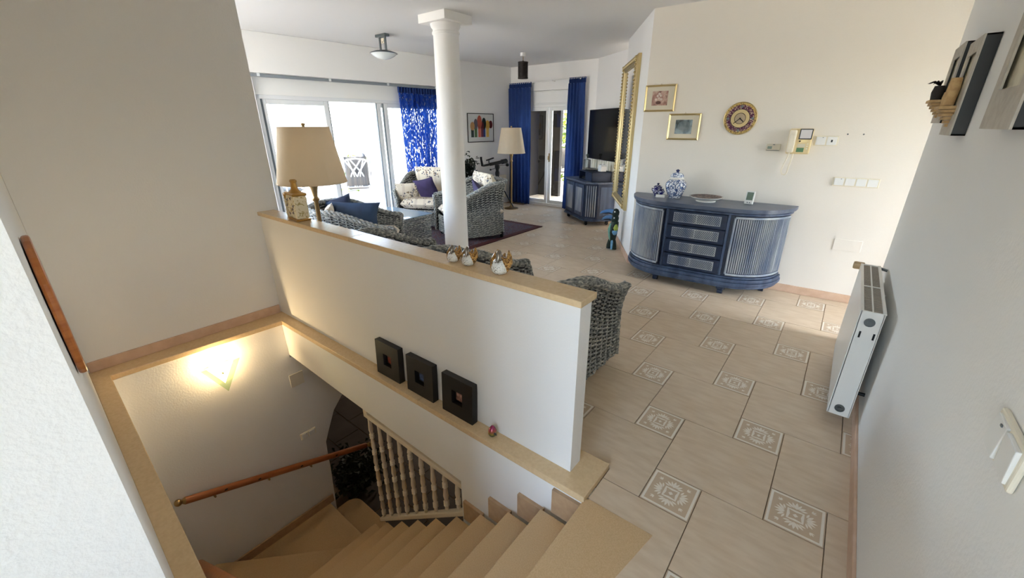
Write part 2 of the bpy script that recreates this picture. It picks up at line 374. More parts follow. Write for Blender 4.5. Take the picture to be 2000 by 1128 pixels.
# right corridor wall and what closes the house behind it
RD0, RD1, RDH = -1.25, -.70, 1.98
rw = MB().box(.742, .87, -3.75, RD0, -.05, H).box(.742, .87, RD1, 2.35, -.05, H).box(.742, .87, RD0, RD1, RDH, H); struct('wall_right', rw, M['wall'], 'white corridor wall on the right with radiator and pictures', 'wall')
rs = MB().box(.730, .742, -.78, 2.35, 0, .075); struct('baseboard_right', rs, M['skirt'], 'skirting along the right corridor wall', 'baseboard', bevel=.003)
aw = MB(); aw.box(.87, 2.75, 1.18, 1.3, -.3, H)
AW0, AW1 = 2.05, 2.85
aw.box(2.6, 2.75, 1.3, AW0, -.3, H).box(2.6, 2.75, AW1, 3.4, -.3, H).box(2.6, 2.75, AW0, AW1, 2.15, H)
struct('wall_entrance', aw, M['wall'], 'entrance hall walls beyond the corridor corner', 'wall')
ed = thing('door_2', 'glazed entrance door out of view beyond the corridor corner', 'door'); ed['kind'] = 'structure'
e = MB(); e.box(2.62, 2.70, AW0, AW0 + .06, 0, 2.15).box(2.62, 2.70, AW1 - .06, AW1, 0, 2.15).box(2.62, 2.70, AW0, AW1, 2.09, 2.15).box(2.62, 2.70, AW0, AW1, -.01, .06); e.build('door_frame', M['white'], ed, bevel=.004)
MB().box(2.655, 2.662, AW0 + .06, AW1 - .06, .06, 2.09).build('pane', M['glass'], ed)
bw = MB(); RX0, RX1 = -.45, .70
bw.box(-1.75, -1.6, -3.75, -1.60, -.3, H).box(-1.75, RX0, -3.75, -3.6, -.3, H).box(RX1, .87, -3.75, -3.6, -.3, H).box(RX0, RX1, -3.75, -3.6, 2.4, H).box(-3.4, -1.6, -1.75, -1.60, -2.4, H).box(RX0, RX1, -3.75, -3.6, -.3, .05)
struct('wall_rear', bw, M['wall'], 'hall walls behind the viewer with a glazed opening', 'wall')
rfl = MB().box(-1.7, -.172, -3.7, -1.60, -.30, 0); struct('floor_rear', rfl, M['tile'], 'hall floor behind the viewer', 'floor')
wr = thing('window_2', 'glazed opening behind the viewer at the corridor end', 'window'); wr['kind'] = 'structure'
e = MB(); e.box(RX0, RX0 + .06, -3.7, -3.63, .05, 2.4).box(RX1 - .06, RX1, -3.7, -3.63, .05, 2.4).box(RX0, RX1, -3.7, -3.63, 2.34, 2.4).box(.10, .16, -3.7, -3.63, .05, 2.4).box(RX0, RX1, -3.7, -3.63, .05, .11); e.build('window_frame', M['alu'], wr, bevel=.004)
MB().box(RX0 + .06, RX1 - .06, -3.668, -3.661, .11, 2.34).build('pane', M['glass'], wr)
portal(tuple(WM @ Vector(((U0 + U1) / 2, .19, .95))), WN, U1 - U0, 1.9)
gd = thing('added_light_door', 'unseen glazed door added beside the corridor switch to light the stairwell', 'door'); gd['kind'] = 'structure'  # unseen door added to let more daylight onto the stairwell end wall
e = MB(); e.box(.76, .84, RD0, RD0 + .06, 0, RDH).box(.76, .84, RD1 - .06, RD1, 0, RDH).box(.76, .84, RD0, RD1, RDH - .06, RDH).box(.76, .84, RD0, RD1, -.01, .08); e.build('door_frame', M['white'], gd, bevel=.004)
MB().box(.797, .803, RD0 + .06, RD1 - .06, 1.02, RDH - .06).build('pane', glass('tinted_added_door_glass', (.62, .62, .60, 1)), gd)
MB().box(.785, .815, RD0 + .06, RD1 - .06, .08, 1.02).build('lower_panel', M['white'], gd, bevel=.004)
portal((.81, (RD0 + RD1) / 2, 1.48), (-1, 0, 0), RD1 - RD0 - .1, .92)
portal((2.64, (AW0 + AW1) / 2, 1.07), (-1, 0, 0), AW1 - AW0, 2.15)
portal(((RX0 + RX1) / 2, -3.64, 1.22), (0, 1, 0), RX1 - RX0, 2.35)
# ---------------- column
cl = thing('column', 'round white column with square capital in the living room', 'column', (-3.22, 2.07, 0))
MB().lathe([(.141, .12), (.141, .14), (.141, .9), (.138, 1.7), (.132, 2.38), (.132, 2.40), (.142, 2.405), (.142, 2.425), (.134, 2.43), (.134, 2.45), (.15, 2.47), (.155, 2.50)], 40).build('shaft', M['wall'], cl, smooth=40)
MB().box(-.195, .195, -.195, .195, 2.50, 2.58).build('capital', M['wall'], cl, bevel=.004)
MB().lathe([(.146, 0), (.146, .12), (.141, .125)], 32).build('foot_ring', M['wall'], cl, smooth=40)
# ================================================================ STAIRS and lower floor
st = thing('staircase', 'beige stone staircase descending beside the half wall', 'staircase')
xs = lambda k: -.183 - .2 * k
zs = lambda k: -.165 * k
tmesh = MB().box(0, .215, -1.25, -.20, -.03, 0).mesh('tread', M['tread'])
rmesh = MB().box(.018, .03, -1.25, -.20, -.165, -.03).mesh('riser', M['stairskirt'])
MB().prism([(-.183, -.16), (-.165, -.147), (.118, -.144), (.03, -.62), (-.0, -1.34), (-.183, -1.36)], -.03, .0015).build('landing_slab', M['tread'], st, bevel=.002)
for k in range(1, 10):
    ob('tread', tmesh, st, loc=(xs(k), 0, zs(k)), bevel=.003)
for k in range(0, 9): ob('riser', rmesh, st, loc=(xs(k), 0, zs(k)))
MB().box(xs(9) + .018, xs(9) + .03, -1.29, -.20, -1.815, zs(9) - .03).build('riser', M['stairskirt'], st)
for k in range(1, 5):
    hh = .14
    MB().box(xs(k) + .048, xs(k - 1), -.186, -.166, zs(k), zs(k) + hh).build('step_skirting', M['stairskirt'], st, bevel=.002)
zb, za = -1.815, -1.98
MB().prism([(-1.985, -1.30), (-1.985, -.36), (-2.245, -.36), (-2.95, -1.10), (-2.95, -1.30)], zb - .03, zb).build('winder_tread', M['tread'], st, bevel=.003)
MB().extr([(-2.235, -.36, zb - .03), (-2.935, -1.095, zb - .03), (-2.935, -1.095, za), (-2.235, -.36, za)], (.008, -.008, 0)).build('riser', M['stairskirt'], st)
MB().prism([(-2.0, -.142), (-2.93, -.142), (-2.94, -1.15), (-2.0, -1.15)], za - .03, za).build('landing_tread', M['tread'], st, bevel=.003)
MB().box(-2.93, -2.0, -.165, -.153, za - .165, za - .03).build('riser', M['stairskirt'], st)
rp = [(-1.98, -.16), (-2.93, -.16), (-2.93, .02)]
for i in range(7):
    a = pi / 2 + (pi / 2) * (1 - i / 6.0); rp.append((-2.82 + .11 * cos(a), .02 + .11 * sin(a)))
rp += [(-1.98, .13)]
MB().prism(rp, za - .165, za - .135).build('bottom_step', M['tread'], st, bevel=.003)
MB().prism([(p[0] * 1.0, p[1] - .012) for p in rp], za - .33, za - .165).build('riser', M['stairskirt'], st)
MB().extr([(lx(za), -1.25, za), (lx(za), -.10, za), (lx(za) , -.10, za + .085), (lx(za), -1.25, za + .085)], (.014, 0, 0)).build('landing_skirting', M['stairskirt'], st)
# solid below the stairs (plastered underside)
ug = [(-.18, -.03)] + [p for k in range(0, 9) for p in ((xs(k) + .03, zs(k) - .03), (xs(k) + .03, zs(k + 1) - .03))] + [(-1.96, zs(9) - .03), (-1.96, -2.32), (-.18, -2.32)]
MB().extr([(x, -1.24, z) for x, z in ug], (0, 1.03, 0)).build('stair_body', M['wall'], st)
# lower floor
ZL = -2.31
lf = MB().box(-8.5, .2, -.16, 5.0, ZL - .2, ZL - .008).box(-8.5, -2.9, -3, -.16, ZL - .2, ZL - .008)
lfl = struct('floor_lower', lf, M['grout'], 'dark brown tiled floor of the lower storey', 'floor')
random.seed(3)
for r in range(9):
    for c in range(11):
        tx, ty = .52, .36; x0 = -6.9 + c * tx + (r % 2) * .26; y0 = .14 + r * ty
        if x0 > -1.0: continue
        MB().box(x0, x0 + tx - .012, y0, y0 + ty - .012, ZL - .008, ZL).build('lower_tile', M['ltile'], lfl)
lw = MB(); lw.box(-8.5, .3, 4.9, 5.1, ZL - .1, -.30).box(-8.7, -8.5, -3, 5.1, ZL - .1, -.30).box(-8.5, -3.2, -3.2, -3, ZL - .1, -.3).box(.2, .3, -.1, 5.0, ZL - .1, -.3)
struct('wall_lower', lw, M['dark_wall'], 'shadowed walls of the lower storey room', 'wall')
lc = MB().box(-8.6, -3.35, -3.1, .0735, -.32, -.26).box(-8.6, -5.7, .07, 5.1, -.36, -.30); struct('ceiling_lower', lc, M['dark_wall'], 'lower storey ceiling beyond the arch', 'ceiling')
# ================================================================ TERRACE and garden
M['paving'] = pm('pale_terrace_paving', rgb(178, 170, 158), .8, var=(2, rgb(168, 158, 144), 5))
M['grass'] = pm('dry_garden_ground', rgb(186, 178, 158), .95, var=(1.2, rgb(196, 184, 160), 6))
M['leaf'] = pm('sunlit_leaves', rgb(122, 150, 52), .6, var=(3, rgb(166, 180, 70), 4))
M['leaf_dark'] = pm('dark_leaves', rgb(26, 34, 24), .6, var=(9, rgb(46, 56, 36), 4))
tg = MB().box(-12.0, -5.45, -4, 9.5, -.20, -.02).box(-5.45, 3, 5.86, 9.5, -.2, -.02); struct('ground_terrace', tg, M['paving'], 'pale stone terrace outside the window', 'terrace')
gg = MB().box(.88, 3.0, -4, 1.17, -.4, -.1).box(-90, -12.0, -60, 90, -3.0, -2.4).box(-12, 60, 9.5, 90, -3, -.4).box(3.0, 60, -60, 9.5, -1, -.2).box(-40, 3, -60, -4, -1, -.2); struct('ground_garden', gg, M['grass'], 'dry hazy garden ground beyond the terrace', 'ground')
pw = MB().box(-12.0, -11.85, -4, 9.5, -.02, .42); struct('wall_parapet', pw, M['wall'], 'low white parapet at the far edge of the terrace', 'wall')
tp = thing('terrace_pillar', 'square cream pillar standing outside the left window pane', 'pillar', (-8.5, 1.07, -.02))
MB().box(-.16, .16, -.16, .16, 0, 2.5).build('shaft', M['wall'], tp); MB().box(-.2, .2, -.2, .2, 0, .1).build('plinth', M['wall'], tp)
rf = MB().box(-2.4, 9.0, .21, 3.3, 2.5, 2.66).xf(WM); struct('shade_roof', rf, M['wall'], 'unseen roof slab added over the terrace to shade the window', 'roof')  # unseen roof, added and sized to cut sky light into the living room
# ================================================================ FURNITURE materials
def wicker_mat(name, dark, mid, light):
    g = N(name); tc = g.n('ShaderNodeTexCoord'); nz = g.n('ShaderNodeTexNoise', Scale=38.0, Detail=3.0); mp = g.n('ShaderNodeMapping'); mp.inputs['Scale'].default_value = (1, 1, 2.5)
    g.l(tc.outputs['Object'], mp.inputs[0]); g.l(mp.outputs[0], nz.inputs['Vector'])
    r = g.n('ShaderNodeValToRGB'); r.color_ramp.elements[0].position = .32; r.color_ramp.elements[0].color = dark; r.color_ramp.elements[1].position = .72; r.color_ramp.elements[1].color = light
    e = r.color_ramp.elements.new(.5); e.color = mid
    g.l(nz.outputs[0], r.inputs[0]); g.l(r.outputs[0], g.p.inputs['Base Color']); setp(g.p, Roughness=.55); return g.m
M['wicker'] = wicker_mat('grey_washed_wicker', rgb(84, 87, 88), rgb(142, 145, 142), rgb(214, 210, 197))
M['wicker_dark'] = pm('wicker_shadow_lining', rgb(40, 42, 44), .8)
def floral_mat(name, base, stripe, f1, f2):
    g = N(name); tc = g.n('ShaderNodeTexCoord')
    wv = g.n('ShaderNodeTexWave', Scale=2.2, Distortion=.3); g.l(tc.outputs['Object'], wv.inputs['Vector'])
    m1 = g.n('ShaderNodeMix', data_type='RGBA'); m1.inputs[6].default_value = base; m1.inputs[7].default_value = stripe
    rr = g.n('ShaderNodeValToRGB'); rr.color_ramp.elements[0].position = .72; rr.color_ramp.elements[1].position = .9; g.l(wv.outputs[0], rr.inputs[0]); g.l(rr.outputs[0], m1.inputs[0])
    n1 = g.n('ShaderNodeTexNoise', Scale=6.5, Detail=1.0); g.l(tc.outputs['Object'], n1.inputs['Vector'])
    n2 = g.n('ShaderNodeTexVoronoi', Scale=34.0); g.l(tc.outputs['Object'], n2.inputs['Vector'])
    a = g.n('ShaderNodeMath', operation='GREATER_THAN'); a.inputs[1].default_value = .53; g.l(n1.outputs[0], a.inputs[0])
    b = g.n('ShaderNodeMath', operation='LESS_THAN'); b.inputs[1].default_value = .42; g.l(n2.outputs['Distance'], b.inputs[0])
    c = g.n('ShaderNodeMath', operation='MULTIPLY'); g.l(a.outputs[0], c.inputs[0]); g.l(b.outputs[0], c.inputs[1])
    m2 = g.n('ShaderNodeMix', data_type='RGBA'); g.l(c.outputs[0], m2.inputs[0]); g.l(m1.outputs[2], m2.inputs[6])
    n3 = g.n('ShaderNodeTexNoise', Scale=22.0); g.l(tc.outputs['Object'], n3.inputs['Vector']); m3 = g.n('ShaderNodeMix', data_type='RGBA'); m3.inputs[6].default_value = f1; m3.inputs[7].default_value = f2
    q = g.n('ShaderNodeMath', operation='GREATER_THAN'); q.inputs[1].default_value = .5; g.l(n3.outputs[0], q.inputs[0]); g.l(q.outputs[0], m3.inputs[0]); g.l(m3.outputs[2], m2.inputs[7])
    g.l(m2.outputs[2], g.p.inputs['Base Color']); setp(g.p, Roughness=.85); return g.m
M['floral'] = floral_mat('cream_floral_fabric', rgb(226, 214, 192), rgb(212, 198, 178), rgb(96, 98, 108), rgb(140, 118, 92))
M['purple'] = pm('dark_purple_velvet', rgb(58, 46, 84), .8, var=(8, rgb(44, 36, 66), 3))
M['navy'] = pm('dark_teal_blue_velvet', rgb(34, 52, 78), .75, var=(6, rgb(44, 66, 94), 3))
g = N('cream_lampshade_fabric'); setp(g.p, **{'Base Color': rgb(232, 216, 190), 'Roughness': .85}); tl0 = g.n('ShaderNodeBsdfTranslucent'); tl0.inputs[0].default_value = rgb(236, 222, 198); mx0 = g.n('ShaderNodeMixShader', Fac=.4)
g.l(g.p.outputs[0], mx0.inputs[1]); g.l(tl0.outputs[0], mx0.inputs[2]); g.l(mx0.outputs[0], g.t.nodes['Material Output'].inputs[0]); M['shade'] = g.m
M['blue_paint'] = pm('washed_blue_paint', rgb(48, 60, 84), .38, var=(18, rgb(78, 94, 120), 6), spec=.5, stretch=(1, 1, .12))
M['blue_top'] = pm('washed_blue_top', rgb(70, 80, 100), .3, var=(10, rgb(94, 104, 122), 6), spec=.5, stretch=(.3, 3, 1))
M['blue_dark'] = pm('deep_blue_paint', rgb(26, 36, 58), .4, var=(12, rgb(38, 52, 78), 5))
M['blue_lime'] = pm('limed_blue_reeds', rgb(176, 180, 182), .5, var=(9, rgb(104, 120, 146), 5), stretch=(1, 1, .25))
# ================================================================ wicker tub chairs
def chair_path(n):
    w, d, r = .36, .43, .25; pts = []
    seg = [('l', (w, d), (w, -d + r)), ('a', (w - r, -d + r), 0, -pi / 2), ('l', (w - r, -d), (-w + r, -d)), ('a', (-w + r, -d + r), -pi / 2, -pi), ('l', (-w, -d + r), (-w, d))]
    lens = []
    for s_ in seg: lens.append(sqrt((s_[1][0] - s_[2][0]) ** 2 + (s_[1][1] - s_[2][1]) ** 2) if s_[0] == 'l' else r * pi / 2)
    tot = sum(lens)
    for i in range(n + 1):
        t = tot * i / n; k = 0
        while k < 4 and t > lens[k]: t -= lens[k]; k += 1
        u = min(1, t / lens[k]); s_ = seg[k]
        if s_[0] == 'l':
            p = (s_[1][0] + (s_[2][0] - s_[1][0]) * u, s_[1][1] + (s_[2][1] - s_[1][1]) * u)
            nn = {0: (1, 0), 2: (0, -1), 4: (-1, 0)}[k]
        else:
            a = s_[2] + (s_[3] - s_[2]) * u; nn = (cos(a), sin(a)); p = (s_[1][0] + r * cos(a), s_[1][1] + r * sin(a))
        pts.append((p[0], p[1], nn[0], nn[1], i / n))
    return pts, tot
def chair_top(s):            # arm height along the path, s 0..1 (arm front .. back .. arm front)
    t = 1 - abs(2 * s - 1)
    t = min(1, t / .62); t = t * t * (3 - 2 * t)
    return .57 + .21 * t
def make_chair():
    root = thing('wicker_armchair', 'x', 'armchair')
    NS = 46; path, tot = chair_path(NS * 4)
    zb = .05; wv = MB(); NR = 42
    def pt(p, fz, off):
        z = zb + (chair_top(p[4]) - zb) * fz; fl_ = .05 * max(0, fz - .55) ** 2 / .2 + .015 * (1 - fz)
        return Vector((p[0] + p[2] * (off + fl_ - .01), p[1] + p[3] * (off + fl_ - .01), z))
    for i in range(NR):
        fz = (i + .5) / NR; vs = []; hh = .47 / NR
        for k, p in enumerate(path):
            off = .0085 * sin(pi * k / 6 + pi * (i % 2))
            for df, do in ((-hh, -.003), (0, .006), (hh, -.003), (0, -.006)): vs.append(pt(p, fz + df, off + do))
        m = len(path); wv.add(vs, [(k * 4 + a, (k + 1) * 4 + a, (k + 1) * 4 + (a + 1) % 4, k * 4 + (a + 1) % 4) for k in range(m - 1) for a in range(4)])
    shell = wv.build('woven_shell', M['wicker'], root, smooth=60); shell['kind'] = 'stuff'
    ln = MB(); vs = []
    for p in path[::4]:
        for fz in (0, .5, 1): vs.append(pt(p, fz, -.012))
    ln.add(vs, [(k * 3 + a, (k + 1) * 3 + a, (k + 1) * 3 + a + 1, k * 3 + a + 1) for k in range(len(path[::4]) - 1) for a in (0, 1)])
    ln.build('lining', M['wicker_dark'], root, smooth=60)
    st_ = MB()
    for k in range(3, len(path), 6): st_.tube([pt(path[k], f_, 0) for f_ in (0, .25, .5, .75, .97)], .005, 5)
    st_.build('stakes', M['wicker'], root, smooth=60)
    br = MB()
    for ph in (0, 2 * pi / 3, 4 * pi / 3):
        br.tube([pt(p, 1.0, 0) + Vector((p[2] * .017 * cos(k * .55 + ph), p[3] * .017 * cos(k * .55 + ph), .017 * sin(k * .55 + ph))) for k, p in enumerate(path)], .016, 6)
    br.build('braided_rim', M['wicker'], root, smooth=60)
    for p in (path[0], path[-1]):
        b2 = MB()
        for ph in (0, 2 * pi / 3, 4 * pi / 3):
            b2.tube([pt(p, i / 24, 0) + Vector((.013 * cos(i * .9 + ph), .013 * sin(i * .9 + ph) + .008, 0)) for i in range(25)], .012, 6)
        b2.build('front_braid', M['wicker'], root, smooth=60)
    fr_ = MB()
    for i in range(11):
        z = .055 + .0215 * i; fr_.tube([(-.345 + .69 * k / 40, .40 + .007 * sin(pi * k / 2 + pi * (i % 2)), z) for k in range(41)], .0105, 5)
    fr_.box(-.345, .345, .385, .395, .05, .29)
    fr_.build('front_apron', M['wicker'], root, smooth=60)
    for sx in (-1, 1):
        for sy in (-.34, .37): MB().lathe([(.022, 0), (.026, .02), (.026, .08)], 10, (sx * .30, sy, 0)).build('foot', M['wicker_dark'], root, smooth=40)
    sc = MB(); pillow(sc, .66, .78, .17, 9, 16, c=(0, .02, .375)); sc.build('seat_cushion', M['floral'], root, smooth=50)
    return root
def back_cushion(root, tall):
    bc = MB(); pillow(bc, .60, .50 if tall else .26, .17, 7, 16, rot=rotx(radians(74)), c=(0, -.25, .65 if tall else .55)); bc.build('back_cushion', M['floral'], root, smooth=50)
CH = make_chair()
def throw(name, label, cat, mat, loc, rot, w=.42, d=.42, h=.13, group=None):
    mb = MB(); pillow(mb, w, d, h, 2.2, 14, pinch=.10); o = mb.build(name, mat, None, smooth=60, loc=loc, rot=rot); return tag(o, label, cat, group)
GA = 'wicker armchairs around the coffee table'
CH.location = (-.955, .565, 0); tag(CH, 'grey wicker armchair beside the open end of the half wall', group=GA)
c2 = dup(CH, (-1.98, .54, 0), 0, 'grey wicker armchair behind the half wall below the ducks', GA)
c3 = dup(CH, (-3.795, 1.12, 0), radians(-43), 'grey wicker armchair under the big near lampshade', GA)
c4 = dup(CH, (-3.80, 2.96, .011), radians(155), 'grey wicker armchair right behind the round column', GA)
c5 = dup(CH, (-4.90, 3.12, .011), radians(207), 'grey wicker armchair in front of the blue window curtain', GA)
for c_, t_ in ((CH, 0), (c2, 0), (c3, 0), (c4, 1), (c5, 1)): back_cushion(c_, t_)
c3.location.z = .011; c3.scale = (1, 1, .90)
# arm bolsters of the far chair, throw pillows
throw('throw_pillow', 'dark purple throw pillow on the chair by the window curtain', 'pillow', M['purple'], (-4.78, 2.98, .60), (radians(68), radians(12), radians(200)), .36, .36, .13, 'dark purple throw pillows')
throw('throw_pillow', 'dark purple throw pillow on the chair behind the column', 'pillow', M['purple'], (-3.66, 3.02, .60), (radians(62), radians(-18), radians(150)), .38, .38, .14, 'dark purple throw pillows')
throw('bolster_pillow', 'floral pillow against the left arm of the chair by the curtain', 'pillow', M['floral'], (-5.02, 2.78, .55), (radians(65), 0, radians(245)), .40, .34, .12)
throw('throw_pillow', 'large dark blue pillow lying over the near wicker chair arm', 'pillow', M['navy'], (-3.93, 1.14, .59), (radians(62), radians(2), radians(40)), .62, .30, .17)
throw('throw_pillow', 'small navy pillow peeking up behind the large blue pillow', 'pillow', M['blue_dark'], (-4.17, 1.12, .62), (radians(68), radians(-14), radians(50)), .34, .30, .11)
throw('bolster_pillow', 'floral pillow beside the brass lamp pole', 'pillow', M['floral'], (-3.97, .86, .57), (radians(72), 0, radians(-35)), .34, .34, .12)
# ================================================================ coffee table
ct = thing('coffee_table', 'low wicker coffee table with a glass top in the middle of the seats', 'table', (-4.31, 1.98, .011), radians(3))
tw_ = MB()
for i in range(15):
    z = .03 + .024 * i; pts = []
    for a, b in (((.40, -.27), (.40, .27)), ((.40, .27), (-.40, .27)), ((-.40, .27), (-.40, -.27)), ((-.40, -.27), (.40, -.27))):
        for k in range(20):
            t = k / 20; o_ = 1 + .018 * sin(pi * k / 2 + pi * (i % 2)); pts.append(((a[0] + (b[0] - a[0]) * t) * o_, (a[1] + (b[1] - a[1]) * t) * o_, z))
    tw_.tube(pts, .0125, 5, closed=True)
o = tw_.build('woven_base', M['wicker'], ct, smooth=60); o['kind'] = 'stuff'
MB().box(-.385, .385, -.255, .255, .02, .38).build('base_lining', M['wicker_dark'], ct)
rmb = MB()
for ph in (0, pi): rmb.tube([(.41 * sx + .012 * cos(k + ph), .28 * sy, .392 + .012 * sin(k + ph)) for k, (sx, sy) in enumerate([(1, -1), (1, -.5), (1, 0), (1, .5), (1, 1), (.5, 1), (0, 1), (-.5, 1), (-1, 1), (-1, .5), (-1, 0), (-1, -.5), (-1, -1), (-.5, -1), (0, -1), (.5, -1)])], .014, 6, closed=True)
rmb.build('rim', M['wicker'], ct, smooth=60)
M['table_glass'] = pm('glossy_table_glass', rgb(150, 176, 196), .03, spec=1.0, ior=1.7)
MB().box(-.43, .43, -.30, .30, .408, .418).build('glass_top', M['table_glass'], ct, bevel=.004)
# ================================================================ rug
g = N('red_oriental_rug'); tc = g.n('ShaderNodeTexCoord'); vo = g.n('ShaderNodeTexVoronoi', Scale=16.0); n2 = g.n('ShaderNodeTexNoise', Scale=26.0, Detail=5.0)
g.l(tc.outputs['Object'], vo.inputs['Vector']); g.l(tc.outputs['Object'], n2.inputs['Vector'])
rp_ = g.n('ShaderNodeValToRGB'); rp_.color_ramp.interpolation = 'CONSTANT'
for i, (p_, c_) in enumerate([(0, rgb(58, 46, 62)), (.22, rgb(126, 112, 108)), (.34, rgb(66, 52, 72)), (.5, rgb(112, 60, 58)), (.62, rgb(90, 84, 98))]):
    e_ = rp_.color_ramp.elements[i] if i < 2 else rp_.color_ramp.elements.new(p_); e_.position = p_; e_.color = c_
ad = g.n('ShaderNodeMath', operation='MULTIPLY'); g.l(vo.outputs['Distance'], ad.inputs[0]); g.l(n2.outputs[0], ad.inputs[1]); ad2 = g.n('ShaderNodeMath', operation='MULTIPLY'); ad2.inputs[1].default_value = 2.2
g.l(ad.outputs[0], ad2.inputs[0]); g.l(ad2.outputs[0], rp_.inputs[0]); g.l(rp_.outputs[0], g.p.inputs['Base Color']); setp(g.p, Roughness=.95); M['rug'] = g.m
M['rug_edge'] = pm('rug_red_border', rgb(96, 46, 42), .95, var=(40, rgb(74, 40, 44), 3))
rg = thing('rug', 'dark red and violet oriental rug under the chairs', 'rug', (-4.32, 2.55, 0))
MB().box(-.93, .93, -1.43, 1.43, .001, .010).build('field', M['rug'], rg)
rb = MB()
for b in ((-1.02, 1.02, -1.52, -1.43), (-1.02, 1.02, 1.43, 1.52), (-1.02, -.93, -1.43, 1.43), (.93, 1.02, -1.43, 1.43)): rb.box(b[0], b[1], b[2], b[3], .001, .011)
rb.build('border', M['rug_edge'], rg)
fg = MB()
for k in range(120): fg.box(-1.02 + k * .017, -1.014 + k * .017, 1.52, 1.57, .001, .004).box(-1.02 + k * .017, -1.014 + k * .017, -1.57, -1.52, .001, .004)
o = fg.build('fringe', M['floral'], rg); o['kind'] = 'stuff'
# ================================================================ floor lamps
def make_lamp():
    r = thing('floor_lamp', 'x', 'lamp')
    MB().lathe([(.0, 0), (.135, 0), (.14, .012), (.12, .022), (.05, .032), (.022, .06), (.018, .10)], 28).build('base', M['brass'], r, smooth=40)
    MB().lathe([(.0175, .09), (.0175, .88), (.03, .90), (.019, .92), (.019, .93), (.024, .98), (.045, 1.05), (.047, 1.06), (.012, 1.07), (.012, 1.46)], 20).build('pole', M['brass'], r, smooth=40)
    sh = MB(); n = 48
    sh.lathe([(.262, 1.045), (.185, 1.485)], n, a1=2 * pi - 1e-4)
    s_ = sh.build('lamp_shade', M['shade'], r, smooth=40)
    MB().lathe([(.264, 1.042), (.264, 1.052), (.260, 1.052), (.260, 1.042), (.264, 1.042)], n).build('trim_band', M['shade'], s_, smooth=40); sh2 = MB(); sh2.lathe([(.187, 1.48), (.187, 1.49), (.183, 1.49), (.183, 1.48), (.187, 1.48)], n); sh2.build('trim_band', M['shade'], s_, smooth=40)
    fi = MB(); fi.tube([(-.184, 0, 1.47), (.184, 0, 1.47)], .003, 6).tube([(0, -.184, 1.47), (0, .184, 1.47)], .003, 6).lathe([(.011, 1.46), (.011, 1.50), (.016, 1.505), (.016, 1.515), (.0, 1.52)], 12); fi.build('finial', M['brass'], r, smooth=40)
    return r
LP = make_lamp(); LP.location = (-3.27, .42, 0); LP.scale = (1.08, 1.08, 1.02); tag(LP, 'brass floor lamp with large cream shade right behind the half wall', group='brass floor lamps')
l2 = dup(LP, (-4.69, 5.02, 0), 0, 'brass floor lamp with cream shade near the far corner curtain', 'brass floor lamps'); l2.scale = (1, 1, 1)
# ================================================================ curtains
def curtain_mat(name, c1, c2, holes=False):
    g = N(name); tc = g.n('ShaderNodeTexCoord'); setp(g.p, Roughness=.85)
    nz = g.n('ShaderNodeTexNoise', Scale=14.0, Detail=4.0); mp = g.n('ShaderNodeMapping'); mp.inputs['Scale'].default_value = (1, 1, .4); g.l(tc.outputs['Object'], mp.inputs[0]); g.l(mp.outputs[0], nz.inputs['Vector'])
    mx = g.n('ShaderNodeMix', data_type='RGBA'); mx.inputs[6].default_value = c1; mx.inputs[7].default_value = c2; g.l(nz.outputs[0], mx.inputs[0]); g.l(mx.outputs[2], g.p.inputs['Base Color'])
    out = g.t.nodes['Material Output']; tl = g.n('ShaderNodeBsdfTranslucent'); g.l(mx.outputs[2], tl.inputs[0]); a = g.n('ShaderNodeMixShader', Fac=.5 if holes else .25)
    g.l(g.p.outputs[0], a.inputs[1]); g.l(tl.outputs[0], a.inputs[2]); last = a
    if holes:
        n2 = g.n('ShaderNodeTexNoise', Scale=70.0, Detail=2.0); m2 = g.n('ShaderNodeMapping'); m2.inputs['Scale'].default_value = (1, 1, .28); g.l(tc.outputs['Object'], m2.inputs[0]); g.l(m2.outputs[0], n2.inputs['Vector'])
        r2 = g.n('ShaderNodeValToRGB'); r2.color_ramp.elements[0].position = .58; r2.color_ramp.elements[1].position = .64; g.l(n2.outputs[0], r2.inputs[0])
        ml = g.n('ShaderNodeMath', operation='MULTIPLY'); ml.inputs[1].default_value = .6; g.l(r2.outputs[0], ml.inputs[0])
        tr = g.n('ShaderNodeBsdfTransparent'); b = g.n('ShaderNodeMixShader'); g.l(ml.outputs[0], b.inputs[0]); g.l(a.outputs[0], b.inputs[1]); g.l(tr.outputs[0], b.inputs[2]); last = b
    g.l(last.outputs[0], out.inputs[0]); return g.m
M['curtain'] = curtain_mat('royal_blue_curtain', rgb(30, 52, 108), rgb(44, 74, 138))
M['curtain_sheer'] = curtain_mat('royal_blue_devore_curtain', rgb(26, 62, 152), rgb(44, 92, 192), True)
def curtain(name, label, w_top, w_bot, z0, z1, folds, mat, MW, amp=.035, group=None, seed=1):
    rnd = random.Random(seed); ph = [rnd.uniform(-.6, .6) for _ in range(folds * 2 + 2)]
    r = thing(name, label, 'curtain', group=group); r.matrix_world = MW
    mb = MB(); nu = folds * 10
    def fn(u, v):
        w_ = w_bot + (w_top - w_bot) * v ** 1.5; fold = u * folds * 2 * pi + ph[int(u * folds)] * .5
        return (-w_ / 2 + u * w_, amp * sin(fold) * (.55 + .45 * (1 - v)) + .012 * sin(u * 37 + v * 5), z0 + (z1 - .09 - z0) * v)
    mb.grid(fn, nu, 18); mb.build('drape', mat, r, smooth=70)
    hd = MB(); n2 = folds * 24
    hd.grid(lambda u, v: (-w_top / 2 + u * w_top, .022 * sin(u * folds * 4 * pi) + .004, z1 - .09 + .09 * v), n2, 2); hd.build('gathered_heading', M['curtain'] if mat is M['curtain'] else M['curtain'], r, smooth=70)
    return r
curtain('curtain', 'bright blue patterned see-through curtain at the sliding window', .74, .62, .03, 2.10, 7, M['curtain_sheer'], WM @ Matrix.Translation((2.27, -.03, 0)), .05, 'blue curtains', 2)
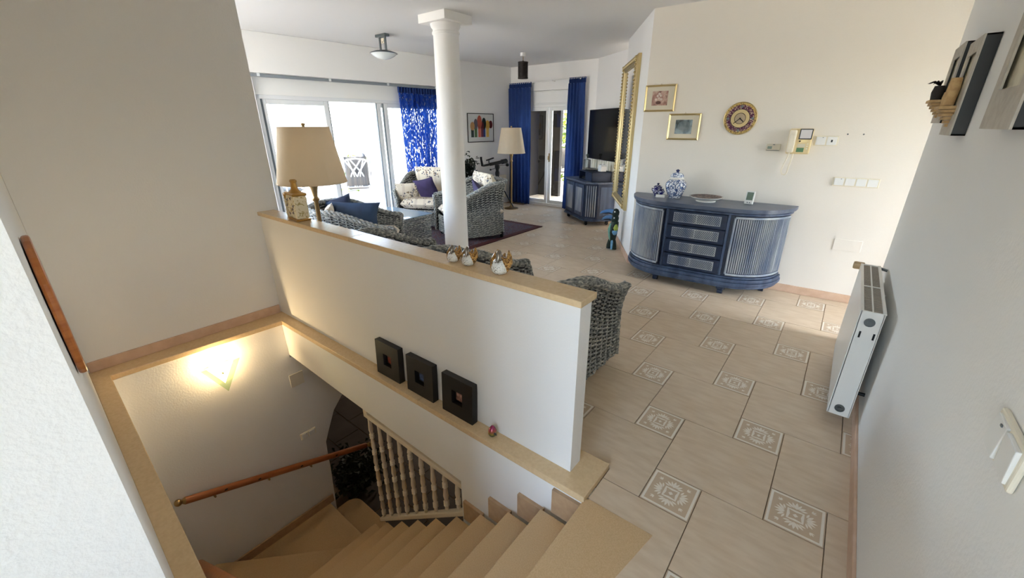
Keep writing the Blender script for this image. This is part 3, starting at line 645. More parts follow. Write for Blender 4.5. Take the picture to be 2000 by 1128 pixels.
curtain('curtain', 'dark blue curtain left of the far double door', .54, .54, .01, 2.29, 6, M['curtain'], Matrix.Translation((-4.94, 5.61, 0)), .03, 'blue curtains', 3)
curtain('curtain', 'dark blue curtain between the far double door and the television', .34, .40, .01, 2.31, 5, M['curtain'], Matrix.Translation((-3.68, 5.61, 0)), .03, 'blue curtains', 4)
cr = thing('curtain_rail', 'grey curtain rail under the beam above the sliding window', 'curtain rail'); cr.matrix_world = WM
MB().box(1.72, 5.2, -.05, -.02, 2.095, 2.13).build('rail', M['rail_grey'], cr); 
for u in (1.9, 2.8, 3.7, 4.6): MB().box(u, u + .03, -.06, 0, 2.10, 2.135).build('bracket', M['alu'], cr)
r2 = thing('curtain_rod', 'thin white curtain rod above the far double door', 'curtain rod')
MB().tube([(-5.21, 5.62, 2.275), (-3.49, 5.62, 2.30)], .009, 8).build('rod', M['white'], r2, smooth=40)
for x in (-5.15, -4.7, -4.2, -3.62): MB().tube([(x, 5.70, 2.285), (x, 5.61, 2.285)], .008, 6).ball((x, 5.605, 2.285), .014).build('bracket', M['white'], r2, smooth=40)
# ================================================================ ceiling lights
M['steel'] = pm('brushed_steel', rgb(116, 122, 124), .3, .9)
M['opal'] = pm('opal_glass_bowl', rgb(226, 232, 230), .15, spec=.6)
r = thing('ceiling_lamp', 'steel ceiling lamp with shallow glass bowl in front of the beam', 'lamp', (-4.52, 2.23, H))
MB().cb((0, 0, -.016), (.20, .07, .032)).build('canopy', M['steel'], r, bevel=.006)
for x in (-.055, .055): MB().tube([(x, 0, -.02), (x, 0, -.19)], .014, 10).build('rod', M['steel'], r, smooth=40)
MB().box(-.028, .028, -.003, .003, -.10, -.045).build('driver_plate', M['floral'], r)
MB().lathe([(.06, -.178), (.10, -.182), (.165, -.205), (.17, -.212), (.16, -.214), (.06, -.196)], 36).build('rim', M['steel'], r, smooth=40)
MB().lathe([(.162, -.212), (.13, -.238), (.085, -.262), (.03, -.278), (0, -.28)], 36).build('glass_bowl', M['opal'], r, smooth=60)
M['dark_wood'] = pm('dark_brown_slats', rgb(34, 26, 22), .6)
r = thing('pendant_lamp', 'dark slatted cylinder pendant near the far corner', 'lamp', (-4.0, 4.45, H))
MB().lathe([(.045, 0), (.045, -.045), (.04, -.05)], 20).build('canopy', M['white'], r, smooth=40)
MB().tube([(0, 0, -.05), (0, 0, -.11)], .005, 6).build('cord', M['brass'], r)
pd = r
MB().lathe([(.0, -.11), (.012, -.11), (.012, -.12), (.08, -.125), (.08, -.145), (0, -.145)], 20).build('top_disc', M['dark_wood'], r, smooth=40)
for k in range(17): MB().lathe([(.078, -.152 - k * .0115), (.078, -.158 - k * .0115), (.062, -.158 - k * .0115), (.062, -.152 - k * .0115), (.078, -.152 - k * .0115)], 20).build('slat_ring', M['dark_wood'], r, smooth=40)
MB().lathe([(.062, -.13), (.062, -.36)], 16).build('inner_shade', M['dark_wood'], r, smooth=40)
MB().lathe([(.08, -.345), (.08, -.362), (.06, -.362), (.06, -.345), (.08, -.345)], 20).build('bottom_ring', M['dark_wood'], r, smooth=40)
# ================================================================ blue bow-fronted dresser
WA = atan2(.10, 2.10)                                        # slight angle of the dresser wall
DR = thing('dresser', 'washed blue bow-fronted dresser with chevron drawers against the long wall', 'dresser', (-.645, 3.165, 0), WA)
def dplan(g, n=14, back=0.0):                                # plan outline offset outwards by g
    a, b, sx = .45 + g, .455 + g, .275; pts = []
    for i in range(n + 1): t = i / n * pi / 2; pts.append((-sx - a * cos(t), -b * sin(t)))
    for i in range(n + 1): t = pi / 2 - i / n * pi / 2; pts.append((sx + a * cos(t), -b * sin(t)))
    return [(p[0], min(back, p[1])) for p in pts]
body = MB().prism(dplan(-.02), .19, .795); body.build('body', M['blue_dark'], DR, smooth=30)
tp_ = MB(); 
for g_, z0, z1 in ((.012, .795, .802), (.030, .802, .812), (.036, .812, .836)): tp_.prism(dplan(g_, 20), z0, z1)
tp_.build('top', M['blue_top'], DR, smooth=30)
for g_, z0, z1 in ((.005, .175, .195), (.022, .142, .175), (.030, .108, .142), (.012, .082, .108)): MB().prism(dplan(g_, 20), z0, z1).build('plinth_moulding', M['blue_paint'], DR, smooth=30, bevel=.006)
MB().prism(dplan(.012, 20), .772, .793).build('cornice_moulding', M['blue_paint'], DR, smooth=30, bevel=.005)
# reeded curved doors
for sgn in (-1, 1):
    dm = MB(); a, b, sx = .445, .45, .275; NRD = 30; pts = []
    def ep(t, g=0): return (sgn * (sx + (a + g) * cos(t)), -(b + g) * sin(t))
    t0, t1 = radians(9), radians(86)
    n = 24; outer = [ep(t0 + (t1 - t0) * i / n, .0) for i in range(n + 1)]; inner = [ep(t0 + (t1 - t0) * i / n, -.02) for i in range(n + 1)]
    dm.prism(outer + inner[::-1], .205, .765)
    door = dm.build('door', M['blue_dark'], DR, smooth=30)
    rd = MB()
    for i in range(NRD):
        t = t0 + .09 + (t1 - t0 - .18) * i / (NRD - 1); p = ep(t, .001); rd.tube([(p[0], p[1], .232), (p[0], p[1], .738)], .0064, 6)
    o = rd.build('reeding', M['blue_lime'], door, smooth=60); o['kind'] = 'stuff'
    for zz in (.216, .752):
        MB().tube([(*ep(t0 + .04 + (t1 - t0 - .08) * i / 20, .004), zz) for i in range(21)], .011, 6).build('door_bead', M['blue_lime'], door, smooth=60)
    for t in (t0 + .035, t1 - .035):
        p = ep(t, .004); MB().tube([(p[0], p[1], .222), (p[0], p[1], .748)], .010, 6).build('door_bead', M['blue_lime'], door, smooth=60)
# drawers with chevron panels
for k in range(4):
    z0 = .208 + k * .143; z1 = z0 + .130
    dwr = MB().box(-.262, .262, -.470, -.44, z0, z1).build('drawer', M['blue_dark'], DR, bevel=.004)
    px0, px1, pz0, pz1 = -.205, .205, z0 + .028, z1 - .024
    MB().box(px0, px1, -.4715, -.470, pz0, pz1).build('panel', M['blue_dark'], dwr)
    for bx in ((px0, px1, pz0 - .006, pz0), (px0, px1, pz1, pz1 + .006), (px0 - .006, px0, pz0 - .006, pz1 + .006), (px1, px1 + .006, pz0 - .006, pz1 + .006)):
        MB().box(bx[0], bx[1], -.4755, -.470, bx[2], bx[3]).build('panel_bead', M['blue_lime'], dwr)
    ch = MB(); hh = pz1 - pz0; st_ = .0185
    for sg, xa, xb in ((1, px0, -.004), (-1, .004, px1)):
        nn = int((xb - xa + hh) / st_) + 2
        for i in range(nn):
            x = xa - hh + i * st_ if sg > 0 else xa + i * st_
            w_ = .0088
            poly = [(x, pz0), (x + w_, pz0), (x + w_ + sg * hh, pz1), (x + sg * hh, pz1)]
            for A_ in ((-1, 0, -xa), (1, 0, xb)): poly = clip(poly, *A_) if len(poly) > 2 else []
            if len(poly) > 2: ch.extr([(p[0], -.4715, p[1]) for p in (poly if sg > 0 else poly)], (0, -.004, 0))
    ch.box(-.003, .003, -.4765, -.4715, pz0, pz1)
    o = ch.build('chevron_ribs', M['blue_lime'], dwr); o['kind'] = 'stuff'
for x in (-.274, .274): MB().box(x - .010, x + .010, -.468, -.43, .20, .775).build('stile', M['blue_paint'], DR, bevel=.003)
for x, y in ((-.34, -.36), (.30, -.40), (.62, -.10), (-.62, -.10)):
    c_ = MB(); c_.lathe([(.0, .09), (.030, .09), (.040, .075), (.040, .05), (.022, .044)], 16, (x, y, 0)); c_.tube([(x - .022, y, .026), (x + .022, y, .026)], .026, 14); c_.build('caster_foot', M['blue_dark'], DR, smooth=40)
ZT = .836
def dpos(u, v): return (-.645 + u * cos(WA) - v * sin(WA), 3.165 + u * sin(WA) + v * cos(WA))
# ---------------- porcelain and things on the dresser
def porcelain(name, base, blue, scale=40.0, thr=.5):
    g = N(name); tc = g.n('ShaderNodeTexCoord'); n1 = g.n('ShaderNodeTexNoise', Scale=scale, Detail=2.0, Distortion=1.5); g.l(tc.outputs['Object'], n1.inputs['Vector'])
    r = g.n('ShaderNodeValToRGB'); r.color_ramp.elements[0].position = thr - .02; r.color_ramp.elements[1].position = thr + .03; r.color_ramp.elements[0].color = blue; r.color_ramp.elements[1].color = base
    g.l(n1.outputs[0], r.inputs[0]); g.l(r.outputs[0], g.p.inputs['Base Color']); setp(g.p, Roughness=.12); return g.m
M['porc'] = porcelain('blue_white_porcelain', rgb(228, 232, 236), rgb(84, 106, 146), 42, .50)
M['porc2'] = porcelain('dark_blue_porcelain', rgb(214, 216, 230), rgb(34, 32, 92), 70, .55)
M['cobalt'] = pm('cobalt_line', rgb(40, 50, 92), .2)
M['china'] = pm('white_china', rgb(236, 234, 228), .12)
x, y = dpos(-.31, -.16)
gj = thing('ginger_jar', 'large lidded blue and white ginger jar on the dresser', 'jar', (x, y, ZT))
prof = [(.0, 0), (.058, 0), (.060, .012), (.082, .06), (.098, .115), (.095, .145), (.078, .172), (.056, .184), (.056, .19)]
jb = MB(); jb.lathe(prof, 40); jb.build('body', M['porc'], gj, smooth=40)
for k in range(8):
    pts = []
    for i in range(15):
        t = i / 14; z = .010 + .168 * t
        for (r0, z0_), (r1, z1_) in zip(prof[1:-1], prof[2:]):
            if z0_ <= z <= z1_ or (z1_ == prof[-1][1] and z > z1_): rr = r0 + (r1 - r0) * (z - z0_) / max(1e-6, z1_ - z0_); break
        a = k * pi / 4 + .75 * t + .28 * sin(2 * pi * t); pts.append((rr * 1.005 * cos(a), rr * 1.005 * sin(a), z))
    MB().tube(pts, .0028, 5).build('swirl_rib', M['cobalt'], gj, smooth=60)
MB().lathe([(.056, .184), (.070, .186), (.072, .196), (.066, .200), (.066, .206)], 36).build('rim', M['china'], gj, smooth=40)
ld = MB().lathe([(.064, .204), (.062, .222), (.048, .240), (.020, .248), (.014, .25)], 36).build('lid', M['porc'], gj, smooth=40)
MB().lathe([(.012, .249), (.010, .256), (.019, .266), (.017, .274), (.0, .282)], 18).build('knob', M['cobalt'], ld, smooth=40)
x, y = dpos(-.50, -.12)
sj = thing('sugar_pot', 'small dark blue porcelain pot with lid left of the ginger jar', 'pot', (x, y, ZT))
MB().lathe([(0, 0), (.030, 0), (.034, .01), (.050, .04), (.050, .06), (.038, .082), (.036, .086)], 28).build('body', M['porc2'], sj, smooth=40)
l_ = MB().lathe([(.043, .084), (.044, .089), (.034, .10), (.012, .108)], 28).build('lid', M['porc2'], sj, smooth=40)
MB().lathe([(.007, .107), (.007, .113), (.013, .119), (.009, .128), (0, .130)], 14).build('knob', M['cobalt'], l_, smooth=40)
for s_ in (-1, 1): MB().tube([(s_ * .046, 0, .065), (s_ * .060, 0, .072), (s_ * .062, 0, .055), (s_ * .050, 0, .045)], .005, 6).build('handle', M['porc2'], sj, smooth=50)
x, y = dpos(-.435, -.21)
bd = thing('porcelain_bowl', 'little blue patterned bowl on a white square dish beside the pot', 'bowl', (x, y, ZT), .2)
MB().box(-.045, .045, -.034, .034, 0, .028).build('dish', M['china'], bd, bevel=.004)
MB().lathe([(.0, .029), (.020, .029), (.034, .055), (.036, .064), (.033, .064), (.018, .036), (0, .034)], 24).build('bowl', M['porc2'], bd, smooth=40)
x, y = dpos(.0, -.20)
pl = thing('platter', 'white oval platter with brown floral decor lying on the dresser', 'plate', (x, y, ZT), WA)
M['brown_decor'] = porcelain('brown_decor_glaze', rgb(176, 146, 130), rgb(62, 40, 36), 34, .58); M['brown_decor'].node_tree.nodes['Principled BSDF'].inputs['Roughness'].default_value = .5
MB().lathe([(.0, 0), (.09, 0), (.092, .008), (.078, .014)], 40).build('foot_ring', M['china'], pl, smooth=40)
MB().lathe([(.06, .012), (.11, .020), (.150, .040), (.156, .046), (.148, .047), (.140, .0455)], 48).build('dish', M['china'], pl, smooth=40)
MB().lathe([(.141, .0462), (.10, .0435), (.0, .042)], 48).build('decor', M['brown_decor'], pl, smooth=40)
x, y = dpos(.37, -.16)
ws = thing('weather_station', 'white digital weather station leaning on the right of the dresser', 'weather station', (x, y, ZT), WA - .12)
M['lcd'] = pm('grey_green_lcd', rgb(112, 128, 116), .25)
tl_ = rotx(radians(-14))
MB().cb((0, 0, 0), (.078, .016, .122)).xf(Matrix.Translation((0, 0, .062)) @ tl_.to_4x4()).build('housing', M['white'], ws, bevel=.012)
MB().cb((0, -.0085, .012), (.054, .002, .072)).xf(Matrix.Translation((0, 0, .062)) @ tl_.to_4x4()).build('screen', M['lcd'], ws)
for dx in (-.010, .010): MB().cb((dx, -.0095, -.046), (.011, .004, .008)).xf(Matrix.Translation((0, 0, .062)) @ tl_.to_4x4()).build('button', M['grey_seal'], ws, bevel=.002)
MB().cb((0, .034, .03), (.05, .008, .066)).build('stand', M['black_plastic'], ws)
# ---------------- things on the dresser wall. local frame: x along wall, -y out of wall
def on_wall(u, z): 
    x = -1.43 + (u + 1.43) * 1.0; t = (x + 1.43) / 2.10
    return (x, 3.15 + .10 * t - .0005, z)
def picmat(name, cols, scale, thr):
    g = N(name); tc = g.n('ShaderNodeTexCoord'); n1 = g.n('ShaderNodeTexNoise', Scale=scale, Detail=4.0, Distortion=.6); g.l(tc.outputs['Object'], n1.inputs['Vector'])
    r = g.n('ShaderNodeValToRGB')
    for i, (p, c) in enumerate(cols):
        e = r.color_ramp.elements[i] if i < 2 else r.color_ramp.elements.new(p); e.position = p; e.color = c
    g.l(n1.outputs[0], r.inputs[0]); g.l(r.outputs[0], g.p.inputs['Base Color']); setp(g.p, Roughness=.4); return g.m
M['mount'] = pm('ivory_picture_mount', rgb(216, 208, 188), .8)
def frame4(mb, w, h, t, y0, y1):                            # four mitred bars round an opening, outer size w x h
    for (ax, az, bx, bz) in ((-1, -1, 1, -1), (1, -1, 1, 1), (1, 1, -1, 1), (-1, 1, -1, -1)):
        o0 = (ax * w / 2, az * h / 2); o1 = (bx * w / 2, bz * h / 2); i0 = (ax * (w / 2 - t), az * (h / 2 - t)); i1 = (bx * (w / 2 - t), bz * (h / 2 - t)); m0 = (ax * (w / 2 - t * .5), az * (h / 2 - t * .5)); m1 = (bx * (w / 2 - t * .5), bz * (h / 2 - t * .5))
        P = [(o0[0], y1, o0[1]), (o1[0], y1, o1[1]), (o1[0], y0 * .6 + y1 * .4, o1[1]), (o0[0], y0 * .6 + y1 * .4, o0[1]), (m0[0], y0, m0[1]), (m1[0], y0, m1[1]), (i0[0], y0 * .5 + y1 * .5, i0[1]), (i1[0], y0 * .5 + y1 * .5, i1[1]), (i0[0], y1, i0[1]), (i1[0], y1, i1[1])]
        mb.add(P, [(0, 1, 2, 3), (3, 2, 5, 4), (4, 5, 7, 6), (6, 7, 9, 8), (0, 8, 9, 1)])
    return mb
def picture(label, u, z, w, h, art, group, pw, ph, fm='gold', ft=.018):
    r = thing('framed_picture', label, 'picture', on_wall(u, z), WA, group)
    frame4(MB(), w, h, ft, -.022, -.002).build('frame', M[fm], r)
    MB().box(-w / 2 + ft, w / 2 - ft, -.010, -.006, -h / 2 + ft, h / 2 - ft).build('mount', M['mount'], r)
    MB().box(-pw / 2, pw / 2, -.0115, -.010, -ph / 2, ph / 2).build('print', art, r)
    MB().tube([(-.006, -.004, h / 2), (0, -.004, h / 2 + .010), (.006, -.004, h / 2)], .0015, 5).build('hanger', M['brass'], r)
    return r
M['art_rose'] = picmat('rose_bouquet_print', [(.30, rgb(120, 84, 74)), (.46, rgb(176, 136, 122)), (.60, rgb(196, 170, 152)), (.72, rgb(146, 110, 98))], 22, 0)
M['art_lake'] = picmat('moonlit_landscape_print', [(.30, rgb(52, 54, 50)), (.42, rgb(86, 94, 92)), (.52, rgb(136, 152, 158)), (.7, rgb(172, 182, 182))], 12, 0)
pa = picture('gilt framed rose bouquet print, upper left of the two', -1.277, 1.782, .31, .25, M['art_rose'], 'gilt framed prints', .158, .134)
bq = MB().ball((-.012, -.012, -.04), (.026, .002, .016), 12, 6)
bq.build('painted_basket', pm('basket_brown', rgb(104, 68, 56), .5), pa, smooth=60)
for i, (dx, dz) in enumerate(((-.03, -.01), (0, .0), (.025, -.01), (-.015, .022), (.015, .025), (.0, .042))): MB().ball((dx - .008, -.012, dz), (.013, .002, .012), 8, 5).build('painted_flower', pm('pale_flower', rgb(214, 196, 184), .6) if i == 0 else bpy.data.materials['pale_flower'], pa, smooth=60)
pb = picture('gilt framed misty lake print, lower right of the two', -1.007, 1.512, .31, .248, M['art_lake'], 'gilt framed prints', .162, .132)
mm = MB(); mm.lathe([(.0, 0), (.062, 0)], 30, sx=1, sy=.82); mm.xf(Matrix.Translation((.004, -.0125, .006)) @ rotx(pi / 2).to_4x4()); mm.build('painted_glow', picmat('pale_mist', [(.3, rgb(122, 140, 148)), (.6, rgb(176, 188, 190))], 16, 0), pb)
# clock
M['enamel'] = porcelain('purple_enamel_pattern', rgb(196, 168, 150), rgb(92, 48, 74), 75, .56)
M['enamel_rim'] = porcelain('gold_enamel_pattern', rgb(206, 176, 108), rgb(120, 96, 60), 80, .46)
M['dial'] = pm('pale_gold_dial', rgb(206, 184, 136), .35, .3)
M['dial2'] = pm('taupe_dial_centre', rgb(176, 156, 130), .35, .2)
ck = thing('wall_clock', 'round gilt and purple enamel wall clock over the dresser', 'clock', on_wall(-.508, 1.585), WA)
def disc(r0, r1, y, name, mat, n=48):
    m_ = MB().lathe([(r1, .004), (r1, 0), (r0, 0)] if r0 > 0 else [(r1, .004), (r1, 0), (0, 0)], n); m_.xf(Matrix.Translation((0, y, 0)) @ rotx(-pi / 2).to_4x4()); return m_.build(name, mat, ck, smooth=40)
disc(.0, .140, -.004, 'backing', M['gold']); disc(.115, .136, -.010, 'outer_ring', M['enamel_rim']); disc(.078, .117, -.012, 'enamel_ring', M['enamel']); disc(.0, .080, -.014, 'dial', M['dial']); disc(.0, .046, -.0165, 'dial_centre', M['dial2'])
for r_, y_, t_ in ((.139, -.010, .004), (.080, -.015, .0022), (.0465, -.018, .002)): MB().tube([(r_ * cos(a * pi / 24), y_, r_ * sin(a * pi / 24)) for a in range(48)], t_, 6, closed=True).build('ring_bead', M['gold'] if r_ > .1 else M['dark_wood'], ck, smooth=60)
for a in (0, pi / 2, pi, 3 * pi / 2): MB().cb((.103 * cos(a), -.014, .103 * sin(a)), (.020, .003, .020), roty(pi / 4)).build('hour_marker', M['steel'], ck)
for a, ln_, w_ in ((radians(222), .066, .006), (radians(318), .042, .008)): MB().cb((ln_ / 2 * cos(a), -.021, ln_ / 2 * sin(a)), (ln_, .002, w_), roty(-a)).build('hand', M['dark_wood'], ck)
MB().ball((0, -.021, 0), .007).build('hand_boss', M['dark_wood'], ck, smooth=60)
# thermostat
th = thing('thermostat', 'small beige wall thermostat left of the intercom', 'thermostat', on_wall(-.19, 1.338), WA)
MB().box(-.056, .056, -.026, 0, -.030, .030).build('housing', pm('beige_plastic', rgb(206, 198, 178), .5), th, bevel=.005)
MB().box(-.045, -.010, -.0275, -.026, -.014, .010).build('display', M['lcd'], th); MB().box(-.050, .050, -.0275, -.026, -.028, -.023).build('slot', M['grey_seal'], th); MB().box(-.006, .010, -.028, -.026, .021, .027).build('slider', M['grey_seal'], th)
# intercom
M['ivory'] = pm('yellowed_ivory_plastic', rgb(226, 206, 158), .45)
M['cream'] = pm('cream_plastic', rgb(234, 226, 206), .4)
ic = thing('video_intercom', 'yellowed video door intercom with handset and coiled cord', 'intercom', on_wall(0, 1.393), WA)
MB().box(-.088, .088, -.045, 0, -.105, .105).build('base', M['ivory'], ic, bevel=.012)
MB().box(-.012, .084, -.052, -.045, .018, .104).build('screen_bezel', M['black_plastic'], ic, bevel=.008)
MB().box(-.004, .076, -.0535, -.052, .026, .096).build('screen', pm('grey_screen', rgb(196, 190, 192), .25), ic)
hs = MB(); hs.box(-.084, -.030, -.075, -.045, -.095, .098); hs.build('handset', M['cream'], ic, bevel=.014)
MB().cb((-.057, -.078, .075), (.044, .014, .040)).build('earpiece', M['cream'], ic, bevel=.008); MB().cb((-.057, -.078, -.072), (.044, .014, .040)).build('mouthpiece', M['cream'], ic, bevel=.008)
MB().box(-.010, .044, -.0465, -.045, -.088, -.052).build('green_sticker', pm('green_sticker', rgb(96, 140, 104), .6), ic); MB().box(-.010, .048, -.0465, -.045, -.048, -.020).build('paper_label', M['mount'], ic)
MB().box(-.006, .050, -.0468, -.045, -.006, .010).build('gold_nameplate', M['gold'], ic)
MB().lathe([(.0075, 0), (.0075, .003), (0, .003)], 14).xf(Matrix.Translation((-.006 + .008, -.046, .002)) @ rotx(pi / 2).to_4x4()).build('emblem', M['dark_wood'], ic)
for i in range(3): MB().box(.058, .070, -.048, -.045, -.025 - i * .02, -.015 - i * .02).build('call_button', M['cream'], ic, bevel=.002)
MB().tube([(-.057, -.06, -.095), (-.064, -.06, -.14), (-.082, -.055, -.21), (-.088, -.05, -.255), (-.074, -.05, -.285), (-.055, -.05, -.288), (-.042, -.05, -.27), (-.038, -.045, -.22), (-.03, -.04, -.15), (-.028, -.03, -.105)], .0055, 8).build('cord', M['cream'], ic, smooth=60)
# switches
def gang(name, label, loc, rz, n, dark=None, rot=None, pitch=.071, h=.082):
    r = thing(name, label, 'switch', loc, rz); 
    if rot is not None: r.rotation_euler = rot
    W_ = n * pitch + .012
    MB().box(-W_ / 2, W_ / 2, -.010, 0, -h / 2, h / 2).build('plate', M['cream'], r, bevel=.004)
    for i in range(n):
        x = -W_ / 2 + .006 + pitch * (i + .5); k_ = MB().cb((x, -.012, 0), (pitch - .010, .008, h - .016), rotx(radians(2.5 if i % 2 else -2.5))).build('rocker', M['white'], r, bevel=.002)
        if dark == i: MB().cb((x, -.0165, 0), (.012, .002, .020)).build('socket_slot', M['black_plastic'], k_)
        elif i == 0 and n != 1: MB().cb((x + .012, -.0165, h / 2 - .014), (.008, .002, .004)).build('indicator', M['grey_seal'], k_)
    return r
gang('wall_switch', 'double wall switch plate right of the intercom', on_wall(.19, 1.400), WA, 2, 1, pitch=.078)
gang('wall_switch', 'row of four white wall switches right of the dresser', on_wall(.468, 1.071), WA, 4, None, pitch=.076, h=.075)
cp = thing('junction_cover', 'blank square white junction cover low on the wall above the radiator valve', 'cover plate', on_wall(.54, .528), WA)
MB().box(-.10, .10, -.006, 0, -.05, .05).build('plate', M['wall_warm_lit'], cp, bevel=.002)
for u_, n_ in ((.325, 'left'), (.43, 'right')):
    tag(MB().lathe([(.006, 0), (.006, .004), (0, .005)], 10).xf(Matrix.Translation(on_wall(u_, 1.455)) @ rotx(pi / 2).to_4x4()).build('screw_plug', M['grey_seal']), 'tiny grey screw plug in the wall, %s one of the pair' % n_, 'screw', 'screw plugs in the dresser wall')
# ================================================================ mirror
md = Vector((-2.26 + 1.43, 4.46 - 3.15, 0)).normalized(); mn = Vector((-md.y, md.x, 0))   # into the room is -x,-y side
if mn.y > 0: mn = -mn
mc = Vector((-1.43, 3.15, 0)) + md * .995 + mn * .002
mr = thing('gilt_mirror', 'tall gilt framed mirror on the angled wall', 'mirror', (mc.x, mc.y, 1.40), atan2(-md.y, -md.x))
MWd, MHt = 1.06, 1.74
g = N('mirror_silver'); setp(g.p, **{'Base Color': (.9, .9, .9, 1), 'Metallic': 1.0, 'Roughness': .02}); M['mirror'] = g.m
MB().box(-MWd / 2 + .09, MWd / 2 - .09, -.022, -.018, -MHt / 2 + .09, MHt / 2 - .09).build('glass', M['mirror'], mr)
frame4(MB(), MWd, MHt, .10, -.055, 0).build('frame', M['gold'], mr)
frame4(MB(), MWd - .17, MHt - .17, .018, -.038, -.018).build('inner_fillet', M['gold'], mr)
orn = MB()
for s_ in (-1, 1):
    for k in range(44): z = -MHt / 2 + .03 + k * (MHt - .06) / 43; orn.ball((s_ * (MWd / 2 - .045), -.055, z), (.022, .012, .013), 8, 5)
    for k in range(26): x = -MWd / 2 + .06 + k * (MWd - .12) / 25; orn.ball((x, -.055, s_ * (MHt / 2 - .045)), (.013, .012, .022), 8, 5)
o = orn.build('carved_leaf_ornament', M['gold'], mr, smooth=60); o['kind'] = 'stuff'
# ================================================================ television and corner cabinet
tdir = Vector((.806, -.592, 0)).normalized(); ta = atan2(tdir.y, tdir.x)
tv = thing('television', 'large black flat television on the angled far wall', 'television', (-2.70, 4.99, 1.385), ta)
TVW = 1.32
MB().box(-TVW / 2, TVW / 2, -.045, 0, -.385, .385).build('housing', M['black_plastic'], tv, bevel=.006)
MB().box(-TVW / 2 + .012, TVW / 2 - .012, -.0465, -.045, -.372, .375).build('screen', pm('black_screen', rgb(7, 7, 8), .12), tv)
MB().box(-.12, .12, 0, .12, -.12, .12).build('wall_bracket', M['black_plastic'], tv)
cbn = thing('corner_cabinet', 'blue painted television cabinet with two doors on casters', 'cabinet', (-3.138, 4.795, 0), ta)
# local: x along front, +y towards the wall; front at y=0
CW = .385; plan = [(-CW, 0), (CW, 0), (CW + .13, .16), (CW + .13, .46), (-CW - .02, .46), (-CW - .02, .02)]
MB().prism(plan, .12, .665).build('body', M['blue_dark'], cbn)
def grow(p, g_): return [(x + g_ * (1 if x > 0 else -1), y - (g_ if y < .3 else 0)) for x, y in p]
MB().prism(grow(plan, .018), .665, .695).build('top', M['blue_top'], cbn, bevel=.005)
for g_, z0, z1 in ((.012, .10, .122), (.022, .078, .10)): MB().prism(grow(plan, g_), z0, z1).build('plinth_moulding', M['blue_paint'], cbn, bevel=.006)
for a, b in ((-CW + .02, -.015), (.0, CW - .035)):
    d_ = MB().box(a, b, -.014, 0, .145, .645).build('door', M['blue_paint'], cbn, bevel=.003)
    MB().box(a + .06, b - .06, -.017, -.014, .20, .59).build('cane_panel', M['blue_lime'], d_, bevel=.002)
vx = Vector((.13, .16, 0)); pk = MB()
for i in range(5): q = .15 + i * .17; pk.tube([(CW + vx.x * q + .004, vx.y * q - .004, .15), (CW + vx.x * q + .004, vx.y * q - .004, .64)], .011, 6)
pk.build('fluted_pilaster', M['blue_lime'], cbn, smooth=60)
MB().box(CW + .13, CW + .136, .20, .44, .17, .62).build('side_panel', M['blue_paint'], cbn, bevel=.003)
for x, y in ((-CW + .03, .05), (CW - .02, .05), (CW + .07, .38), (-CW + .03, .38)):
    c_ = MB(); c_.lathe([(.022, .08), (.03, .07), (.03, .05)], 12, (x, y, 0)); c_.tube([(x - .012, y, .026), (x + .012, y, .026)], .026, 12); c_.build('caster', M['black_plastic'], cbn, smooth=40)
def cabp(x, y): v = Vector((-3.138, 4.795, 0)) + tdir * x + Vector((-tdir.y, tdir.x, 0)) * y; return v
v = cabp(.20, .24); bx = thing('media_shelf', 'dark blue open media box standing on the corner cabinet', 'shelf', (v.x, v.y, .695), ta)
m_ = MB(); m_.box(-.24, .24, -.17, .17, .135, .15).box(-.24, .24, -.17, .17, 0, .012).box(-.24, -.225, -.17, .17, 0, .15).box(.0, .015, -.17, .17, 0, .15).box(.225, .24, -.17, .17, 0, .15).box(-.24, .24, .155, .17, 0, .15).box(.0, .24, -.17, -.155, 0, .15); m_.build('carcass', M['blue_dark'], bx)
v = cabp(.08, .20); rc = thing('media_receiver', 'small black and silver receiver inside the media box', 'receiver', (v.x, v.y, .708), ta)
MB().box(-.09, .09, -.09, .10, 0, .035).build('housing', M['black_plastic'], rc, bevel=.003); MB().box(-.085, .085, -.093, -.09, .004, .014).build('front_strip', M['steel'], rc)
v = cabp(.10, .22); pt_ = thing('dark_plate', 'grey oval plate on top of the media box', 'plate', (v.x, v.y, .845), ta)
MB().lathe([(0, 0), (.09, 0), (.15, .022), (.155, .026), (.145, .026), (.09, .008), (0, .007)], 36, sy=.7).build('dish', pm('grey_glaze', rgb(120, 118, 108), .2), pt_, smooth=40)
v = cabp(.36, .28); wj = thing('lidded_jar', 'small white square lidded jar on the media box', 'jar', (v.x, v.y, .845), ta)
MB().box(-.055, .055, -.05, .05, 0, .09).build('body', M['china'], wj, bevel=.012); l_ = MB().box(-.058, .058, -.053, .053, .092, .105).build('lid', M['china'], wj, bevel=.008); MB().ball((0, 0, .113), .014).build('knob', M['china'], l_, smooth=60)
v = cabp(-.14, .25); dc = thing('glass_decanter', 'clear square glass decanter on the media box by the curtain', 'decanter', (v.x, v.y, .695), ta)
MB().box(-.06, .06, -.04, .04, 0, .30).build('body', glass('decanter_glass', (.8, .82, .8, 1), 1.2), dc, bevel=.01); MB().lathe([(.016, .30), (.014, .34), (.026, .36), (.026, .385), (0, .39)], 12).build('stopper', glass('stopper_glass', (.7, .72, .7, 1), 1.5), dc, smooth=40)
wrd = thing('column_radiator', 'cream column radiator on the wall under the television', 'radiator', (-2.775, 5.15, 0), ta)
for k in range(12): MB().box(-.50 + k * .085, -.43 + k * .085, -.06, 0, .50, 1.0).build('column', M['cream'], wrd, bevel=.015)
for z in (.53, .96): MB().tube([(-.50, -.03, z), (.51, -.03, z)], .02, 8).build('header_pipe', M['cream'], wrd, smooth=40)
